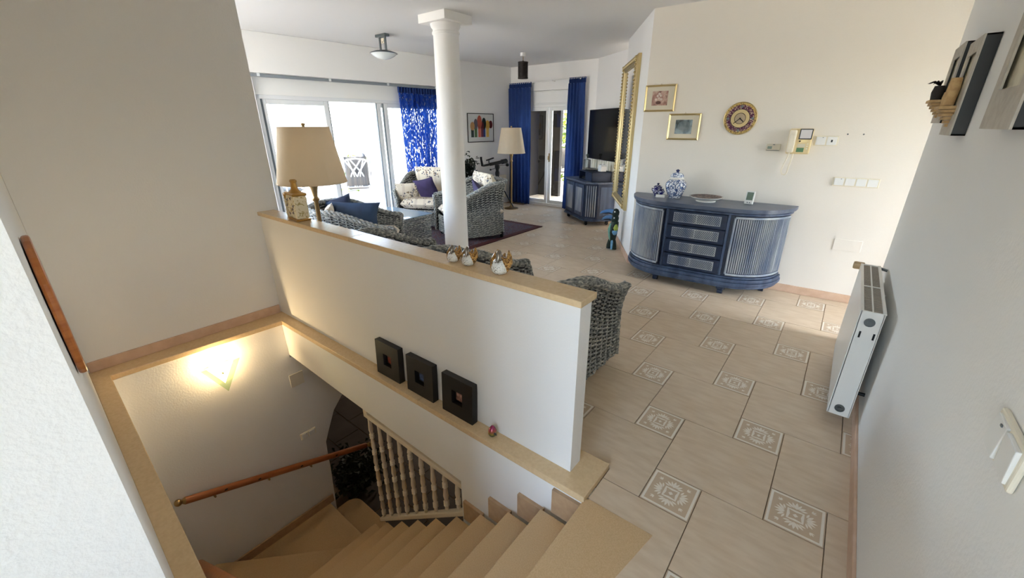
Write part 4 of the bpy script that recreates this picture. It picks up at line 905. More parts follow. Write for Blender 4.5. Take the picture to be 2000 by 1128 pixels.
# ================================================================ toucan figure
M['toucan'] = pm('dark_green_black_paint', rgb(20, 34, 30), .35, var=(14, rgb(26, 48, 36), 3)); M['beak'] = pm('blue_beak_paint', rgb(70, 118, 182), .35, var=(10, rgb(104, 150, 200), 3)); M['lime'] = pm('lime_green_paint', rgb(150, 176, 62), .4, var=(40, rgb(190, 200, 90), 3)); M['lightblue'] = pm('light_blue_paint', rgb(100, 158, 202), .4, var=(30, rgb(130, 180, 214), 3)); M['mint'] = pm('mint_paint', rgb(120, 176, 160), .4)
tf = thing('toucan_figure', 'painted wooden pair of stacked toucans standing on the floor by the mirror', 'figurine', (-1.845, 3.575, 0), radians(38))
# local: beaks point to -x
def blob(name, mat, segs, n=14):
    mb = MB(); mb.tube([s_[0] for s_ in segs], [s_[1] for s_ in segs], n); return mb.build(name, mat, tf, smooth=60)
blob('lower_body', M['toucan'], [((.0, 0, .10), .035), ((.0, 0, .16), .045), ((0, 0, .22), .055), ((.005, 0, .30), .056), ((.012, 0, .36), .050), ((.012, 0, .39), .03)])
blob('lower_head', M['toucan'], [((.005, 0, .35), .03), ((.005, 0, .38), .048), ((.008, 0, .42), .050), ((.012, 0, .45), .034)])
blob('upper_head', M['toucan'], [((.008, 0, .43), .034), ((.010, 0, .46), .046), ((.012, 0, .495), .047), ((.012, 0, .525), .030), ((.012, 0, .535), .008)])
for nm, z, ln_ in (('lower_beak', .415, .135), ('upper_beak', .495, .165)):
    mb = MB(); mb.tube([(-.025, 0, z), (-.06, 0, z + .012), (-.10, 0, z + .010), (-.025 - ln_ * .85, 0, z - .004), (-.025 - ln_, 0, z - .022)], [.028, .027, .022, .015, .004], 12); mb.xf(Matrix.Diagonal((1, .6, 1, 1))); b_ = mb.build(nm, M['beak'], tf, smooth=60)
    MB().tube([(-.03, 0, z - .022), (-.08, 0, z - .016), (-.025 - ln_ * .8, 0, z - .020)], [.009, .009, .004], 8).build('beak_underside', M['black_plastic'], b_, smooth=60)
    for s_ in (-1, 1): MB().ball((-.012, s_ * .040, z + .006), .010, 10, 6).build('eye', M['china'], b_, smooth=60)
for s_ in (-1, 1):
    mb = MB(); mb.tube([(.02, s_ * .045, .34), (.015, s_ * .055, .29), (.01, s_ * .05, .25)], [.012, .034, .010], 10); mb.build('wing_patch', M['lime'], tf, smooth=60)
    mb = MB(); mb.tube([(.008, s_ * .050, .26), (.008, s_ * .052, .235), (.006, s_ * .045, .205)], [.030, .036, .018], 10); mb.build('wing_tip', M['lightblue'], tf, smooth=60)
MB().tube([(-.035, 0, .34), (-.045, 0, .27), (-.035, 0, .17), (-.02, 0, .10)], [.018, .028, .024, .012], 10).build('breast', M['mint'], tf, smooth=60)
for (x, y, z, a) in ((.02, -.03, .0, .1), (-.035, .03, .0, -.15)):
    mb = MB(); mb.tube([(x, y, .005), (x, y, .05), (x * .7, y * .7, .11), (x * .4, y * .4, .17)], [.034, .032, .028, .015], 10); mb.build('tail_feather', M['toucan'], tf, smooth=60)
MB().tube([(-.005, -.03, .005), (-.01, -.03, .10), (-.005, -.01, .17)], [.020, .020, .010], 8).build('tail_stripe', M['lightblue'], tf, smooth=60)
# ================================================================ things against the window wall: picture, telescope, dark plant stand, radiator
pc = thing('framed_artwork', 'thin framed print of a row of colourful figures on the far wall', 'picture'); pc.matrix_world = WM @ Matrix.Translation((.88, -.003, 1.487))
# looking at the wall, local x runs right to left: flip so the print is drawn in local x
frame4(MB(), .67, .51, .012, -.022, -.002).build('frame', M['dark_wood'], pc)
MB().box(-.322, .322, -.008, -.005, -.243, .243).build('sheet', pm('grey_print_paper', rgb(204, 206, 204), .6), pc)
fc = [rgb(120, 40, 48), rgb(216, 176, 84), rgb(44, 60, 120), rgb(104, 36, 46), rgb(206, 104, 84), rgb(120, 116, 128), rgb(74, 104, 62), rgb(206, 160, 108), rgb(26, 48, 46)]
FG = [(-.245, .06, .05, .095, 0, None), (-.165, .05, .058, .115, 1, 1), (-.075, .075, .055, .14, 8, 2), (-.035, .03, .04, .10, 3, 3), (.035, .10, .062, .16, 4, 4), (.125, .07, .048, .12, 5, 6), (.205, .03, .055, .10, 7, 8)]
for i, (x, z, rx_, rz_, hc, bc_) in enumerate(FG):
    x = x * 1.05
    if bc_ is not None: MB().box(x - .034, x + .034, -.0095, -.008, -.165, z).build('painted_neck', pm('print_colour_%d' % (i * 2), fc[bc_], .6), pc)
    m_ = MB(); m_.lathe([(0, 0), (1, 0)], 18); m_.xf(Matrix.Translation((x, -.0105 - .0004 * i, z)) @ Matrix.Diagonal((rx_, 1, rz_ * .75, 1)) @ rotx(pi / 2).to_4x4()); m_.build('painted_head', pm('print_colour_%d' % (i * 2 + 1), fc[hc], .6), pc)
WMi = WM
def wpt(u, d, z): return WM @ Vector((u, -d, z))
ts = thing('telescope', 'black telescope on its mount behind the wicker chair', 'telescope', wpt(.80, .36, 0), 0); ts.scale = (1, 1, .845)
MB().tube([(0, 0, .55), (0, 0, .98)], [.03, .028], 12).build('mount_post', M['black_plastic'], ts, smooth=50)
MB().lathe([(.07, .60), (.075, .63), (.05, .66), (.035, .70), (.045, .80), (.03, .86), (.05, .92), (.045, .98)], 14).build('mount_head', M['black_plastic'], ts, smooth=50)
for k in range(3):
    a = k * 2 * pi / 3 + .4; MB().tube([(.04 * cos(a), .04 * sin(a), .60), (.34 * cos(a), .34 * sin(a), .0)], .014, 8).build('tripod_leg', M['black_plastic'], ts, smooth=50)
dv = Vector((.09, .98, .10)).normalized(); cc = Vector((0, 0, 1.02))
MB().tube([cc - dv * .36, cc - dv * .20, cc - dv * .19, cc + dv * .12, cc + dv * .13, cc + dv * .24], [.022, .026, .036, .038, .052, .054], 16).build('tube', M['black_plastic'], ts, smooth=40)
e0 = cc - dv * .36; MB().tube([e0, e0 + Vector((.0, -.03, .0)), e0 + Vector((.0, -.06, .13)), e0 + Vector((.0, -.065, .19))], [.022, .024, .020, .022], 10).build('diagonal_eyepiece', M['black_plastic'], ts, smooth=50)
MB().tube([cc - dv * .28 + Vector((0, 0, .10)), cc - dv * .10 + Vector((0, 0, .12))], .016, 10).build('finder_scope', M['black_plastic'], ts, smooth=50)
MB().tube([cc - dv * .22 + Vector((0, 0, .03)), cc - dv * .22 + Vector((0, 0, .10))], .010, 8).build('finder_bracket', M['black_plastic'], ts, smooth=50)
MB().tube([cc + Vector((0, 0, -.06)), cc + Vector((.0, .28, -.07))], .006, 8).ball(cc + Vector((.0, .31, -.07)), .036).build('counterweight', M['black_plastic'], ts, smooth=50)
MB().tube([cc + Vector((0, 0, -.10)), cc + Vector((.02, -.20, -.13))], .007, 8).ball(cc + Vector((.02, -.22, -.13)), .02).build('slow_motion_knob', M['black_plastic'], ts, smooth=50)
fr_ = thing('panel_radiator', 'white ribbed panel radiator low on the far wall behind the telescope', 'radiator'); fr_.matrix_world = WM @ Matrix.Translation((.72, -.02, .12))
MB().box(-.46, .46, -.06, 0, 0, .46).build('panel', M['cream'], fr_, bevel=.01)
for k in range(20): MB().box(-.44 + k * .044, -.42 + k * .044, -.068, -.06, .04, .43).build('rib', M['cream'], fr_, bevel=.003)
def leafy(root, name, mat, n, c, spread, ln_, wd, seed, droop=.3):
    rnd = random.Random(seed); mb = MB()
    for _ in range(n):
        p = Vector((c[0] + rnd.gauss(0, spread[0]), c[1] + rnd.gauss(0, spread[1]), c[2] + rnd.gauss(0, spread[2]))); d = Vector((rnd.uniform(-1, 1), rnd.uniform(-1, 1), rnd.uniform(-.5, .9))).normalized()
        x = d.cross(Vector((0, 0, 1))).normalized() * wd * rnd.uniform(.6, 1.2); l_ = ln_ * rnd.uniform(.6, 1.3); q = p + d * l_ - Vector((0, 0, droop * l_))
        m_ = p + d * l_ * .5; mb.add([p, m_ + x, q, m_ - x], [(0, 1, 2, 3)])
    o = mb.build(name, mat, root); o['kind'] = 'stuff'; return o
bp_ = thing('dark_foliage_plant', 'very dark bushy pot plant half hidden right of the column', 'plant', wpt(1.53, .36, 0))
MB().lathe([(0, 0), (.11, 0), (.14, .26), (.13, .27), (0, .26)], 18).build('pot', M['black_plastic'], bp_, smooth=40); MB().tube([(0, 0, .25), (.02, 0, .6), (0, .02, .9)], .012, 6).build('stem', M['dark_wood'], bp_)
leafy(bp_, 'foliage', M['leaf_dark'], 420, (0, 0, .78), (.055, .075, .10), .09, .022, 5)
# ================================================================ things on the half wall cap
def mosaic(name, base, spots, scale, thr):
    g = N(name); tc = g.n('ShaderNodeTexCoord'); vo = g.n('ShaderNodeTexVoronoi', Scale=scale); g.l(tc.outputs['Object'], vo.inputs['Vector'])
    r = g.n('ShaderNodeValToRGB'); r.color_ramp.elements[0].position = thr; r.color_ramp.elements[1].position = thr + .05; r.color_ramp.elements[0].color = spots; r.color_ramp.elements[1].color = base
    g.l(vo.outputs['Distance'], r.inputs[0]); g.l(r.outputs[0], g.p.inputs['Base Color']); setp(g.p, Roughness=.25); return g
M['reed_print'] = porcelain('cream_reed_print', rgb(238, 226, 194), rgb(188, 168, 112), 36, .42)
M['duck_print'] = pm('brown_duck_print', rgb(78, 52, 40), .3)
M['brass_pot'] = pm('warm_brass', rgb(196, 152, 82), .3, .85)
ZC = .895
bt = thing('decorated_bottle', 'brass necked square bottle printed with ducks on the cap end', 'bottle', (-2.655, -.028, ZC), radians(-8))
BW = .088
bb = MB(); pr_ = lambda g_: [(-BW + g_, -.045 + g_), (BW - g_, -.045 + g_), (BW - g_, .045 - g_), (-BW + g_, .045 - g_)]
bb.box(-BW, BW, -.047, .047, .012, .178); bb.build('body', M['reed_print'], bt, bevel=.016)
MB().box(-BW - .003, BW + .003, -.050, .050, 0, .014).build('foot', M['brass_pot'], bt, bevel=.005)
MB().box(-BW - .002, BW + .002, -.049, .049, .174, .192).build('shoulder', M['brass_pot'], bt, bevel=.008)
MB().lathe([(.072, .19), (.052, .202), (.036, .216), (.031, .235), (.031, .26), (.037, .266), (.037, .276), (.028, .28), (.024, .27), (0, .268)], 24, sy=.62).build('neck', M['brass_pot'], bt, smooth=40)
random.seed(11)
for i, (x, z) in enumerate(((-.052, .140), (.018, .155), (-.04, .045), (.032, .055), (.055, .105), (.03, .080), (-.068, .10))):
    m_ = MB().ball((0, 0, 0), (.021, .0012, .0075), 10, 6).ball((.016, 0, .010), (.006, .0012, .006), 8, 5); m_.xf(Matrix.Translation((x, -.0475, z)) @ roty(random.uniform(-.35, .35)).to_4x4()); m_.build('printed_duck', M['duck_print'], bt, smooth=60)
bt2 = thing('decorated_jar', 'shorter duck printed jar with brass lid behind the square bottle', 'jar', (-2.815, -.012, ZC), radians(-20))
MB().box(-.055, .055, -.030, .030, .0, .145).build('body', M['reed_print'], bt2, bevel=.012); MB().box(-.054, .054, -.030, .030, .142, .172).build('lid', M['brass_pot'], bt2, bevel=.008)
for x, z in ((-.02, .05), (.018, .10), (-.025, .115)): MB().ball((x, -.031, z), (.018, .0012, .008), 10, 6).build('printed_duck', M['duck_print'], bt2, smooth=60)
# mosaic ducks
M['duck_white'] = porcelain('white_silver_mosaic', rgb(236, 234, 226), rgb(126, 120, 108), 150, .40)
M['duck_gold'] = porcelain('gold_brown_mosaic', rgb(196, 150, 84), rgb(92, 58, 30), 130, .48); M['duck_silver'] = pm('tarnished_silver', rgb(150, 142, 132), .25, .9)
DPR = [(0, 0), (.026, .001), (.036, .012), (.039, .028), (.034, .044), (.024, .055), (.012, .062), (0, .063)]
def DP(z):
    for (r0, z0), (r1, z1) in zip(DPR, DPR[1:]):
        if z0 <= z <= z1: return r0 + (r1 - r0) * (z - z0) / (z1 - z0)
    return 0
def make_duck():
    r = thing('duck_figurine', 'x', 'figurine')
    MB().lathe([(0, 0), (.026, .001), (.036, .012), (.039, .028), (.034, .044), (.024, .055), (.012, .062), (0, .063)], 24, sx=.92, sy=1.2).build('body', M['duck_gold'], r, smooth=60)
    bs = MB(); bs.grid(lambda u, v: (.94 * (DP(.003 + .053 * v) + .0012) * sin((u - .5) * 2.3 * (1 - .45 * v)), -1.22 * (DP(.003 + .053 * v) + .0012) * cos((u - .5) * 2.3 * (1 - .45 * v)), .003 + .053 * v), 14, 12); bs.build('breast', M['duck_white'], r, smooth=60)
    MB().tube([(0, -.018, .050), (0, -.026, .066), (0, -.022, .082), (0, -.012, .090)], [.014, .010, .011, .004], 10).build('neck', M['duck_silver'], r, smooth=60)
    MB().tube([(0, -.018, .086), (0, -.030, .078), (0, -.038, .058), (0, -.040, .050)], [.010, .0095, .006, .004], 10).build('bill', M['duck_silver'], r, smooth=60)
    for s_ in (-1, 1):
        w_ = MB(); w_.tube([(s_ * .029, -.014, .020), (s_ * .031, .006, .040), (s_ * .027, .022, .060), (s_ * .022, .034, .080)], [.009, .015, .011, .002], 10); w_.xf(Matrix.Diagonal((1, 1, 1, 1))); w_.build('wing', M['duck_gold'], r, smooth=60)
    MB().tube([(0, .030, .04), (0, .05, .062)], [.014, .004], 8).build('tail', M['duck_gold'], r, smooth=60)
    return r
dk = make_duck(); GD = 'mosaic ducks on the half wall cap'
for i, (x, y, s_, lb, rz) in enumerate(((-1.055, -.035, .90, 'smallest mosaic duck, farthest from the wall end', .45), (-.955, -.030, .98, 'gold sided mosaic duck, middle one of the three on the cap', .40), (-.755, -.028, 1.20, 'largest mosaic duck, nearest the open wall end', .38))):
    d_ = dk if i == 0 else dup(dk); d_.location = (x, y, ZC); d_.rotation_euler = (0, 0, rz); d_.scale = (s_, s_, s_); tag(d_, lb, group=GD)
# ================================================================ shadow-box frames and ornament on the ledge
ZG = .028
arts = [pm('red_flower_photo', rgb(176, 84, 66), .5, var=(60, rgb(60, 30, 30), 3)), pm('blue_flower_photo', rgb(86, 108, 150), .5, var=(60, rgb(30, 36, 60), 3)), pm('pink_bird_photo', rgb(206, 160, 142), .5, var=(50, rgb(120, 80, 70), 3))]
for i, (xc, lb) in enumerate(((-1.612, 'red'), (-1.303, 'blue'), (-.992, 'pink'))):
    r = thing('shadow_box_frame', 'thick black box frame with a small %s picture leaning on the half wall' % lb, 'picture frame', (xc, -.138, ZG), 0, 'black box frames on the ledge', rot=(radians(-2.5), 0, 0))
    w_, h_, d_ = .232, .238, .040; q = .040; fm = MB()
    fm.box(-w_ / 2, w_ / 2, .0, d_, 0, h_ / 2 - q).box(-w_ / 2, w_ / 2, 0, d_, h_ / 2 + q, h_).box(-w_ / 2, -q, 0, d_, h_ / 2 - q, h_ / 2 + q).box(q, w_ / 2, 0, d_, h_ / 2 - q, h_ / 2 + q)
    fm.build('frame', M['black'], r); MB().box(-q, q, d_ - .012, d_ - .004, h_ / 2 - q, h_ / 2 + q).build('recess_back', M['black'], r)
    MB().box(-.026, .026, d_ - .016, d_ - .012, h_ / 2 - .030, h_ / 2 + .030).build('photo', arts[i], r)
g = N('iridescent_glaze'); tc = g.n('ShaderNodeTexCoord'); sp_ = g.n('ShaderNodeSeparateXYZ'); g.l(tc.outputs['Generated'], sp_.inputs[0]); r_ = g.n('ShaderNodeValToRGB')
for i, (p, c) in enumerate([(.1, rgb(70, 120, 112)), (.35, rgb(176, 160, 84)), (.55, rgb(190, 104, 84)), (.8, rgb(150, 56, 92))]):
    e_ = r_.color_ramp.elements[i] if i < 2 else r_.color_ramp.elements.new(p); e_.position = p; e_.color = c
g.l(sp_.outputs[2], r_.inputs[0]); g.l(r_.outputs[0], g.p.inputs['Base Color']); setp(g.p, Roughness=.15, Metallic=.6)
eg = thing('bird_ornament', 'tiny iridescent rainbow bird ornament on the ledge', 'ornament', (-.742, -.128, ZG), .3)
MB().lathe([(0, 0), (.016, .002), (.024, .018), (.022, .034), (.014, .050), (.005, .062), (0, .064)], 20).build('body', g.m, eg, smooth=60); MB().tube([(.016, -.010, .026), (.030, -.016, .022)], [.008, .002], 8).build('beak', M['black_plastic'], eg, smooth=60)
# ================================================================ stairwell: sconce, plates, handrails, balustrade, plant
M['sconce_glass'] = glass('green_edged_glass', (.78, .90, .76, 1), 1.5)
bx_ = lx(-.2) + .001
sc_ = thing('wall_sconce', 'lit triangular glass wall lamp in the stairwell', 'lamp', (bx_, -.675, -.125), 0)
# local: x out of wall, y along wall
tri = lambda hw, z0, z1: [(-hw, z0), (hw, z0), (0, z1)]
MB().extr([(.075, y, z) for y, z in tri(.128, .0, -.235)], (.008, 0, 0)).build('outer_glass', M['sconce_glass'], sc_)
MB().extr([(.055, y, z) for y, z in tri(.092, -.005, -.172)], (.006, 0, 0)).build('inner_glass', pm('frosted_glass', rgb(250, 240, 214), .5, emit=(1, .74, .38, 1), estr=4.0), sc_)
MB().extr([(0, y, z) for y, z in tri(.07, -.02, -.15)], (.02, 0, 0)).build('back_plate', M['brass'], sc_)
MB().tube([(.015, 0, -.08), (.075, 0, -.08)], .006, 8).build('arm', M['brass'], sc_)
MB().tube([(.035, -.03, -.03), (.035, .03, -.03)], .008, 10).build('bulb', pm('warm_bulb', rgb(255, 230, 180), .5, emit=(1, .75, .4, 1), estr=12.0), sc_, smooth=60)
lg = bpy.data.lights.new('sconce_light', 'POINT'); lg.energy = 8.0; lg.color = (1, .74, .40); lg.shadow_soft_size = .03
lo = bpy.data.objects.new('sconce_light', lg); COL.objects.link(lo); lo.parent = sc_; lo.location = (.034, 0, -.018)
yb = thing('junction_cover', 'blank square junction cover on the stairwell end wall beside the arch', 'cover plate', (lx(-.55) + .002, -.16, -.548))
MB().box(0, .006, -.058, .058, -.062, .062).build('plate', M['cream'], yb, bevel=.002)
sw = gang('wall_switch', 'double switch plate above the wooden handrail in the stairwell', (lx(-1.14) + .004, -.182, -1.113), pi / 2, 2, None, pitch=.064, h=.066)
hr = thing('handrail', 'red brown wooden handrail with brass ends on the stairwell end wall', 'handrail')
p0, p1 = Vector((lx(-1.03) + .075, -1.135, -1.055)), Vector((lx(-1.53) + .075, .30, -1.545))
MB().tube([p0, p1], .027, 16).build('rail', M['redwood'], hr, smooth=50)
hd_ = (p1 - p0).normalized()
for p, s_ in ((p0, -1), (p1, 1)): MB().tube([p, p + hd_ * .018 * s_], [.027, .016], 14).ball(p + hd_ * .040 * s_, .026).build('brass_end', M['brass'], hr, smooth=50)
for t in (.12, .38, .62):
    q = p0 + (p1 - p0) * t; MB().tube([q + Vector((0, 0, -.02)), q + Vector((0, 0, -.05)), q + Vector((-.075, 0, -.06))], .008, 8).build('bracket', M['brass'], hr, smooth=50)
for t in (.17, .33, .56, .78):
    q = p0 + (p1 - p0) * t; MB().ball(q + Vector((.024, 0, .006)), (.006, .014, .007), 8, 5).build('wood_knot', M['dark_wood'], hr, smooth=60)
h2 = thing('handrail', 'orange pine handrail in the lower left corner along the left stair wall', 'handrail')
q0, q1 = Vector((-.80, -1.225, .02)), Vector((-2.75, -1.205, -1.53))
MB().tube([q0, q1], .036, 16).build('rail', M['wood'], h2, smooth=50)
for t in (.15, .5, .85): q = q0 + (q1 - q0) * t; MB().tube([q + Vector((0, 0, -.03)), q + Vector((0, -.02, -.07)), q + Vector((0, -.09, -.07))], .009, 8).build('bracket', M['brass'], h2, smooth=50)
M['bal'] = pm('cream_turned_wood', rgb(226, 214, 192), .45)
ba = thing('balustrade', 'cream turned baluster screen beside the lower stairs', 'balustrade', (0, -.135, 0))
rl = MB().extr([(-1.975, -.018, -.405), (-.965, -.018, -.445), (-.965, -.018, -.485), (-1.975, -.018, -.445)], (0, .045, 0)).build('top_rail', M['bal'], ba, bevel=.004)
MB().extr([(-1.985, -.018, -1.475), (-.965, -.018, -.655), (-.965, -.018, -.695), (-1.985, -.018, -1.515)], (0, .045, 0)).build('bottom_rail', M['bal'], ba, bevel=.004)
for i in range(9):
    x = -1.942 + i * .1131; zt_ = -.445 - .004 * i - .01; zb_ = -1.455 + .0945 * i + .005; ln_ = zt_ - zb_
    prof = [(.013, zb_), (.013, zb_ + .03)]; z = zb_ + .03; k = 0
    while z < zt_ - .10:
        for dr_, dz in ((.019, .008), (.012, .008), (.019, .008), (.012, .008), (.019, .008), (.012, .010)): z += dz; prof.append((dr_, z))
        seg = min(.105, zt_ - .02 - z); prof.append((.018, z + seg * .35)); prof.append((.013, z + seg)); z += seg
    prof.append((.013, zt_)); MB().lathe(prof, 10, (x, .005, 0)).build('baluster', M['bal'], ba, smooth=40)
MB().box(-1.975, -1.925, -.018, .027, -.42, -.345).build('corner_block', M['bal'], ba, bevel=.004)
def scroll(x, z, s_): return [(x + s_ * (.012 + .016 * t) * cos(t * 5.2), .005, z + (.012 + .016 * t) * .8 * sin(t * 5.2)) for t in [i / 16 for i in range(17)]]
for x in (-1.49, -1.43, -1.10, -1.05): MB().tube(scroll(x, -.412, 1 if x in (-1.49, -1.10) else -1), .006, 6).build('scroll', M['bal'], ba, smooth=60)
MB().tube([(-1.92, .005, -.37), (-1.70, .005, -.405), (-1.52, .005, -.425)], .008, 6).build('curved_bar', M['bal'], ba, smooth=60); MB().tube([(-1.40, .005, -.385), (-1.25, .005, -.415), (-1.12, .005, -.435)], .008, 6).build('curved_bar', M['bal'], ba, smooth=60)
fp = thing('dark_floor_plant', 'dark leafy plant on the lower floor at the foot of the stairs', 'plant', (-3.20, .34, ZL))
MB().lathe([(0, 0), (.09, 0), (.11, .12), (.10, .125), (0, .12)], 18).build('pot', M['black_plastic'], fp, smooth=40); leafy(fp, 'foliage', M['leaf_dark'], 700, (0, 0, .24), (.12, .12, .075), .09, .026, 9)
lr = thing('lower_rug', 'dark brown fringed rug on the lower floor beyond the arch', 'rug', (-4.55, 2.35, ZL), radians(4))
MB().box(-1.6, 1.9, -.95, .9, .002, .014).build('field', pm('dark_brown_rug', rgb(46, 36, 34), .95, var=(20, rgb(70, 52, 48), 4)), lr); 
for y in (-.95, -.86): MB().box(-1.6, 1.9, y, y + .03, .014, .017).build('border_stripe', pm('rug_stripe_%d' % int(-y * 100), rgb(92, 74, 66), .95), lr)
# plaque on left wall
pq = thing('wooden_plaque', 'long orange wooden plaque hanging on the left wall', 'plaque', (-.76, yl(-.76) + .002, 1.20), atan2(-.0319, 1))
ov = [(.15 * cos(a) * (1 if abs(cos(a)) > .3 else 1), .137 * (1 if sin(a) > 0 else -1) * abs(sin(a)) ** .7) for a in [i * 2 * pi / 28 for i in range(28)]]
MB().extr([(x, 0, z) for x, z in ov], (0, .012, 0)).build('board', M['wood'], pq, bevel=.004)
# ================================================================ right wall: radiator, pictures, switch
M['rad'] = pm('white_enamel', rgb(232, 230, 224), .35)
M['rad_grille'] = pm('grey_brown_grille', rgb(168, 158, 144), .5)
ra = thing('radiator', 'white panel radiator on the right corridor wall', 'radiator', (0, 0, 0))
RY0, RY1, RX_, RZ0, RZ1 = 1.09, 2.02, .602, .08, .685
MB().box(RX_, RX_ + .012, RY0, RY1, RZ0, RZ1).build('front_panel', M['rad'], ra, bevel=.004)
MB().box(.690, .700, RY0, RY1, RZ0, RZ1).build('rear_panel', M['rad'], ra, bevel=.004)
for y, nm in ((RY0, 'a'), (RY1 - .008, 'b')):
    e_ = MB().box(RX_ + .002, .700, y, y + .008, RZ0, RZ1 + .001).build('end_cheek', M['rad'], ra, bevel=.003)
    if nm == 'a':
        for z in (RZ1 - .055, RZ0 + .045):
            MB().lathe([(.022, 0), (.022, .004), (.016, .004), (.016, .001), (.008, .001), (.008, .006), (0, .006)], 20).xf(Matrix.Translation((.650, y, z)) @ rotx(pi / 2).to_4x4()).build('end_plug', M['steel'], e_, smooth=40)
        for x in (.628, .682): MB().cb((x, y - .0005, RZ1 - .125), (.008, .003, .034)).build('slot', M['black_plastic'], e_)
gr = MB().box(RX_ + .012, .690, RY0 + .008, RY1 - .008, RZ1 - .012, RZ1 - .006).build('top_grille', M['rad_grille'], ra)
for k in range(36): MB().box(RX_ + .012, .690, RY0 + .02 + k * .025, RY0 + .026 + k * .025, RZ1 - .006, RZ1 - .001).build('grille_bar', M['rad_grille'], gr)
MB().box(.648, .654, RY0, RY1, RZ1 - .006, RZ1 + .001).build('centre_bar', M['rad'], gr); MB().box(RX_, .70, 1.52, 1.53, RZ1 - .006, RZ1 + .001).build('cross_bar', M['rad'], gr)
for a_ in ((RX_, RX_ + .014), (.688, .702)): MB().box(a_[0], a_[1], RY0, RY1, RZ1 - .004, RZ1 + .002).build('top_edge', M['rad'], gr)
vm = MB(); vm.lathe([(.012, 0), (.024, .004), (.026, .05), (.022, .058), (0, .06)], 14); vm.xf(Matrix.Translation((.625, RY1 + .02, RZ1 - .02)) @ roty(-pi / 2).to_4x4()); vm.build('thermostatic_valve', pm('tan_valve_plastic', rgb(186, 160, 122), .4), ra, smooth=40)
MB().tube([(.63, RY1, RZ1 - .02), (.70, RY1 + .03, RZ1 - .02), (.742, RY1 + .03, RZ1 - .03)], .009, 8).build('supply_pipe', M['steel'], ra, smooth=50)
MB().tube([(.70, RY1 - .30, RZ1 - .10), (.742, RY1 - .30, RZ1 - .10)], .010, 8).build('hanger', M['rad'], ra, smooth=50); MB().tube([(.69, RY0 + .12, RZ0 + .10), (.742, RY0 + .12, RZ0 + .10)], .010, 8).build('hanger', M['black_plastic'], ra, smooth=50)
M['grey_wood'] = pm('limed_grey_frame', rgb(186, 180, 168), .6, var=(30, rgb(170, 162, 150), 4)); M['sepia'] = picmat('sepia_print', [(.3, rgb(150, 140, 112)), (.6, rgb(206, 198, 172))], 14, 0); M['clay'] = pm('sandy_clay', rgb(196, 164, 116), .7, var=(50, rgb(176, 142, 96), 3))
def box_picture(label, y0, y1, z0, z1, relief, group):
    xf_ = .742; fx = .700; r = thing('box_picture', label, 'picture', (xf_ - .001, (y0 + y1) / 2, (z0 + z1) / 2), 0, group)
    w_, h_, d_ = y1 - y0, z1 - z0, xf_ - fx; t = .055 if relief else .07
    m_ = MB(); m_.box(-d_, 0, -w_ / 2, -w_ / 2 + .006, -h_ / 2, h_ / 2).box(-d_, 0, w_ / 2 - .006, w_ / 2, -h_ / 2, h_ / 2).box(-d_, 0, -w_ / 2, w_ / 2, h_ / 2 - .006, h_ / 2).box(-d_, 0, -w_ / 2, w_ / 2, -h_ / 2, -h_ / 2 + .006); m_.build('box_sides', M['black'], r)
    f_ = MB(); tb = t * 1.5
    f_.box(-d_ - .006, -d_, -w_ / 2, -w_ / 2 + t, -h_ / 2, h_ / 2).box(-d_ - .006, -d_, w_ / 2 - t, w_ / 2, -h_ / 2, h_ / 2).box(-d_ - .006, -d_, -w_ / 2 + t, w_ / 2 - t, h_ / 2 - t, h_ / 2).box(-d_ - .006, -d_, -w_ / 2 + t, w_ / 2 - t, -h_ / 2, -h_ / 2 + tb); f_.build('face_frame', M['grey_wood'], r)
    MB().box(-d_ + .008, -d_ + .012, -w_ / 2 + .01, w_ / 2 - .01, -h_ / 2 + .01, h_ / 2 - .01).build('print', M['sepia'], r)
    if relief:
        for k in range(6): hw_ = .080 - .011 * k; MB().box(-d_ - .058 + .009 * k, -d_ + .004, -hw_, hw_, -.065 - .014 * (k + 1), -.065 - .014 * k - .002).build('corbel_step', M['clay'], r)
        if relief == 'pots':
            for dy, hh_ in ((.035, .055), (-.03, .105)): MB().lathe([(0, -.064), (.018, -.064), (.021, -.064 + hh_ * .6), (.018, -.064 + hh_), (.014, -.064 + hh_), (0, -.066 + hh_)], 14, (-d_ - .028, dy, 0)).build('clay_pot', M['clay'], r, smooth=50)
        else:
            MB().lathe([(0, -.064), (.022, -.064), (.026, -.03), (.020, .0), (0, .0)], 14, (-d_ - .03, 0, 0)).build('dark_pot', M['dark_wood'], r, smooth=50)
            tw = MB()
            for k in range(12): a = k * 2 * pi / 12; tw.tube([(-d_ - .03, 0, 0), (-d_ - .03 - .03 * abs(cos(a)), .03 * sin(a), .02), (-d_ - .03 - .05 * abs(cos(a)), .055 * sin(a), .012)], [.003, .004, .001], 5)
            tw.build('dried_twigs', M['dark_wood'], r, smooth=60)
    return r
GP = 'grey box pictures on the corridor wall'
box_picture('box picture with dried twig pot, farthest along the corridor wall', 1.60, 1.90, 1.535, 1.885, 'twig', GP)
box_picture('box picture with two little clay pots, middle of the corridor wall', 1.13, 1.42, 1.485, 1.85, 'pots', GP)
box_picture('large plain box picture cut by the right edge of the photo', .22, .575, 1.515, 1.95, None, GP)
gang('wall_switch', 'double wall switch at the lower right edge of the photo', (.741, -.42, .995), -pi / 2, 2, None, pitch=.072, h=.083)
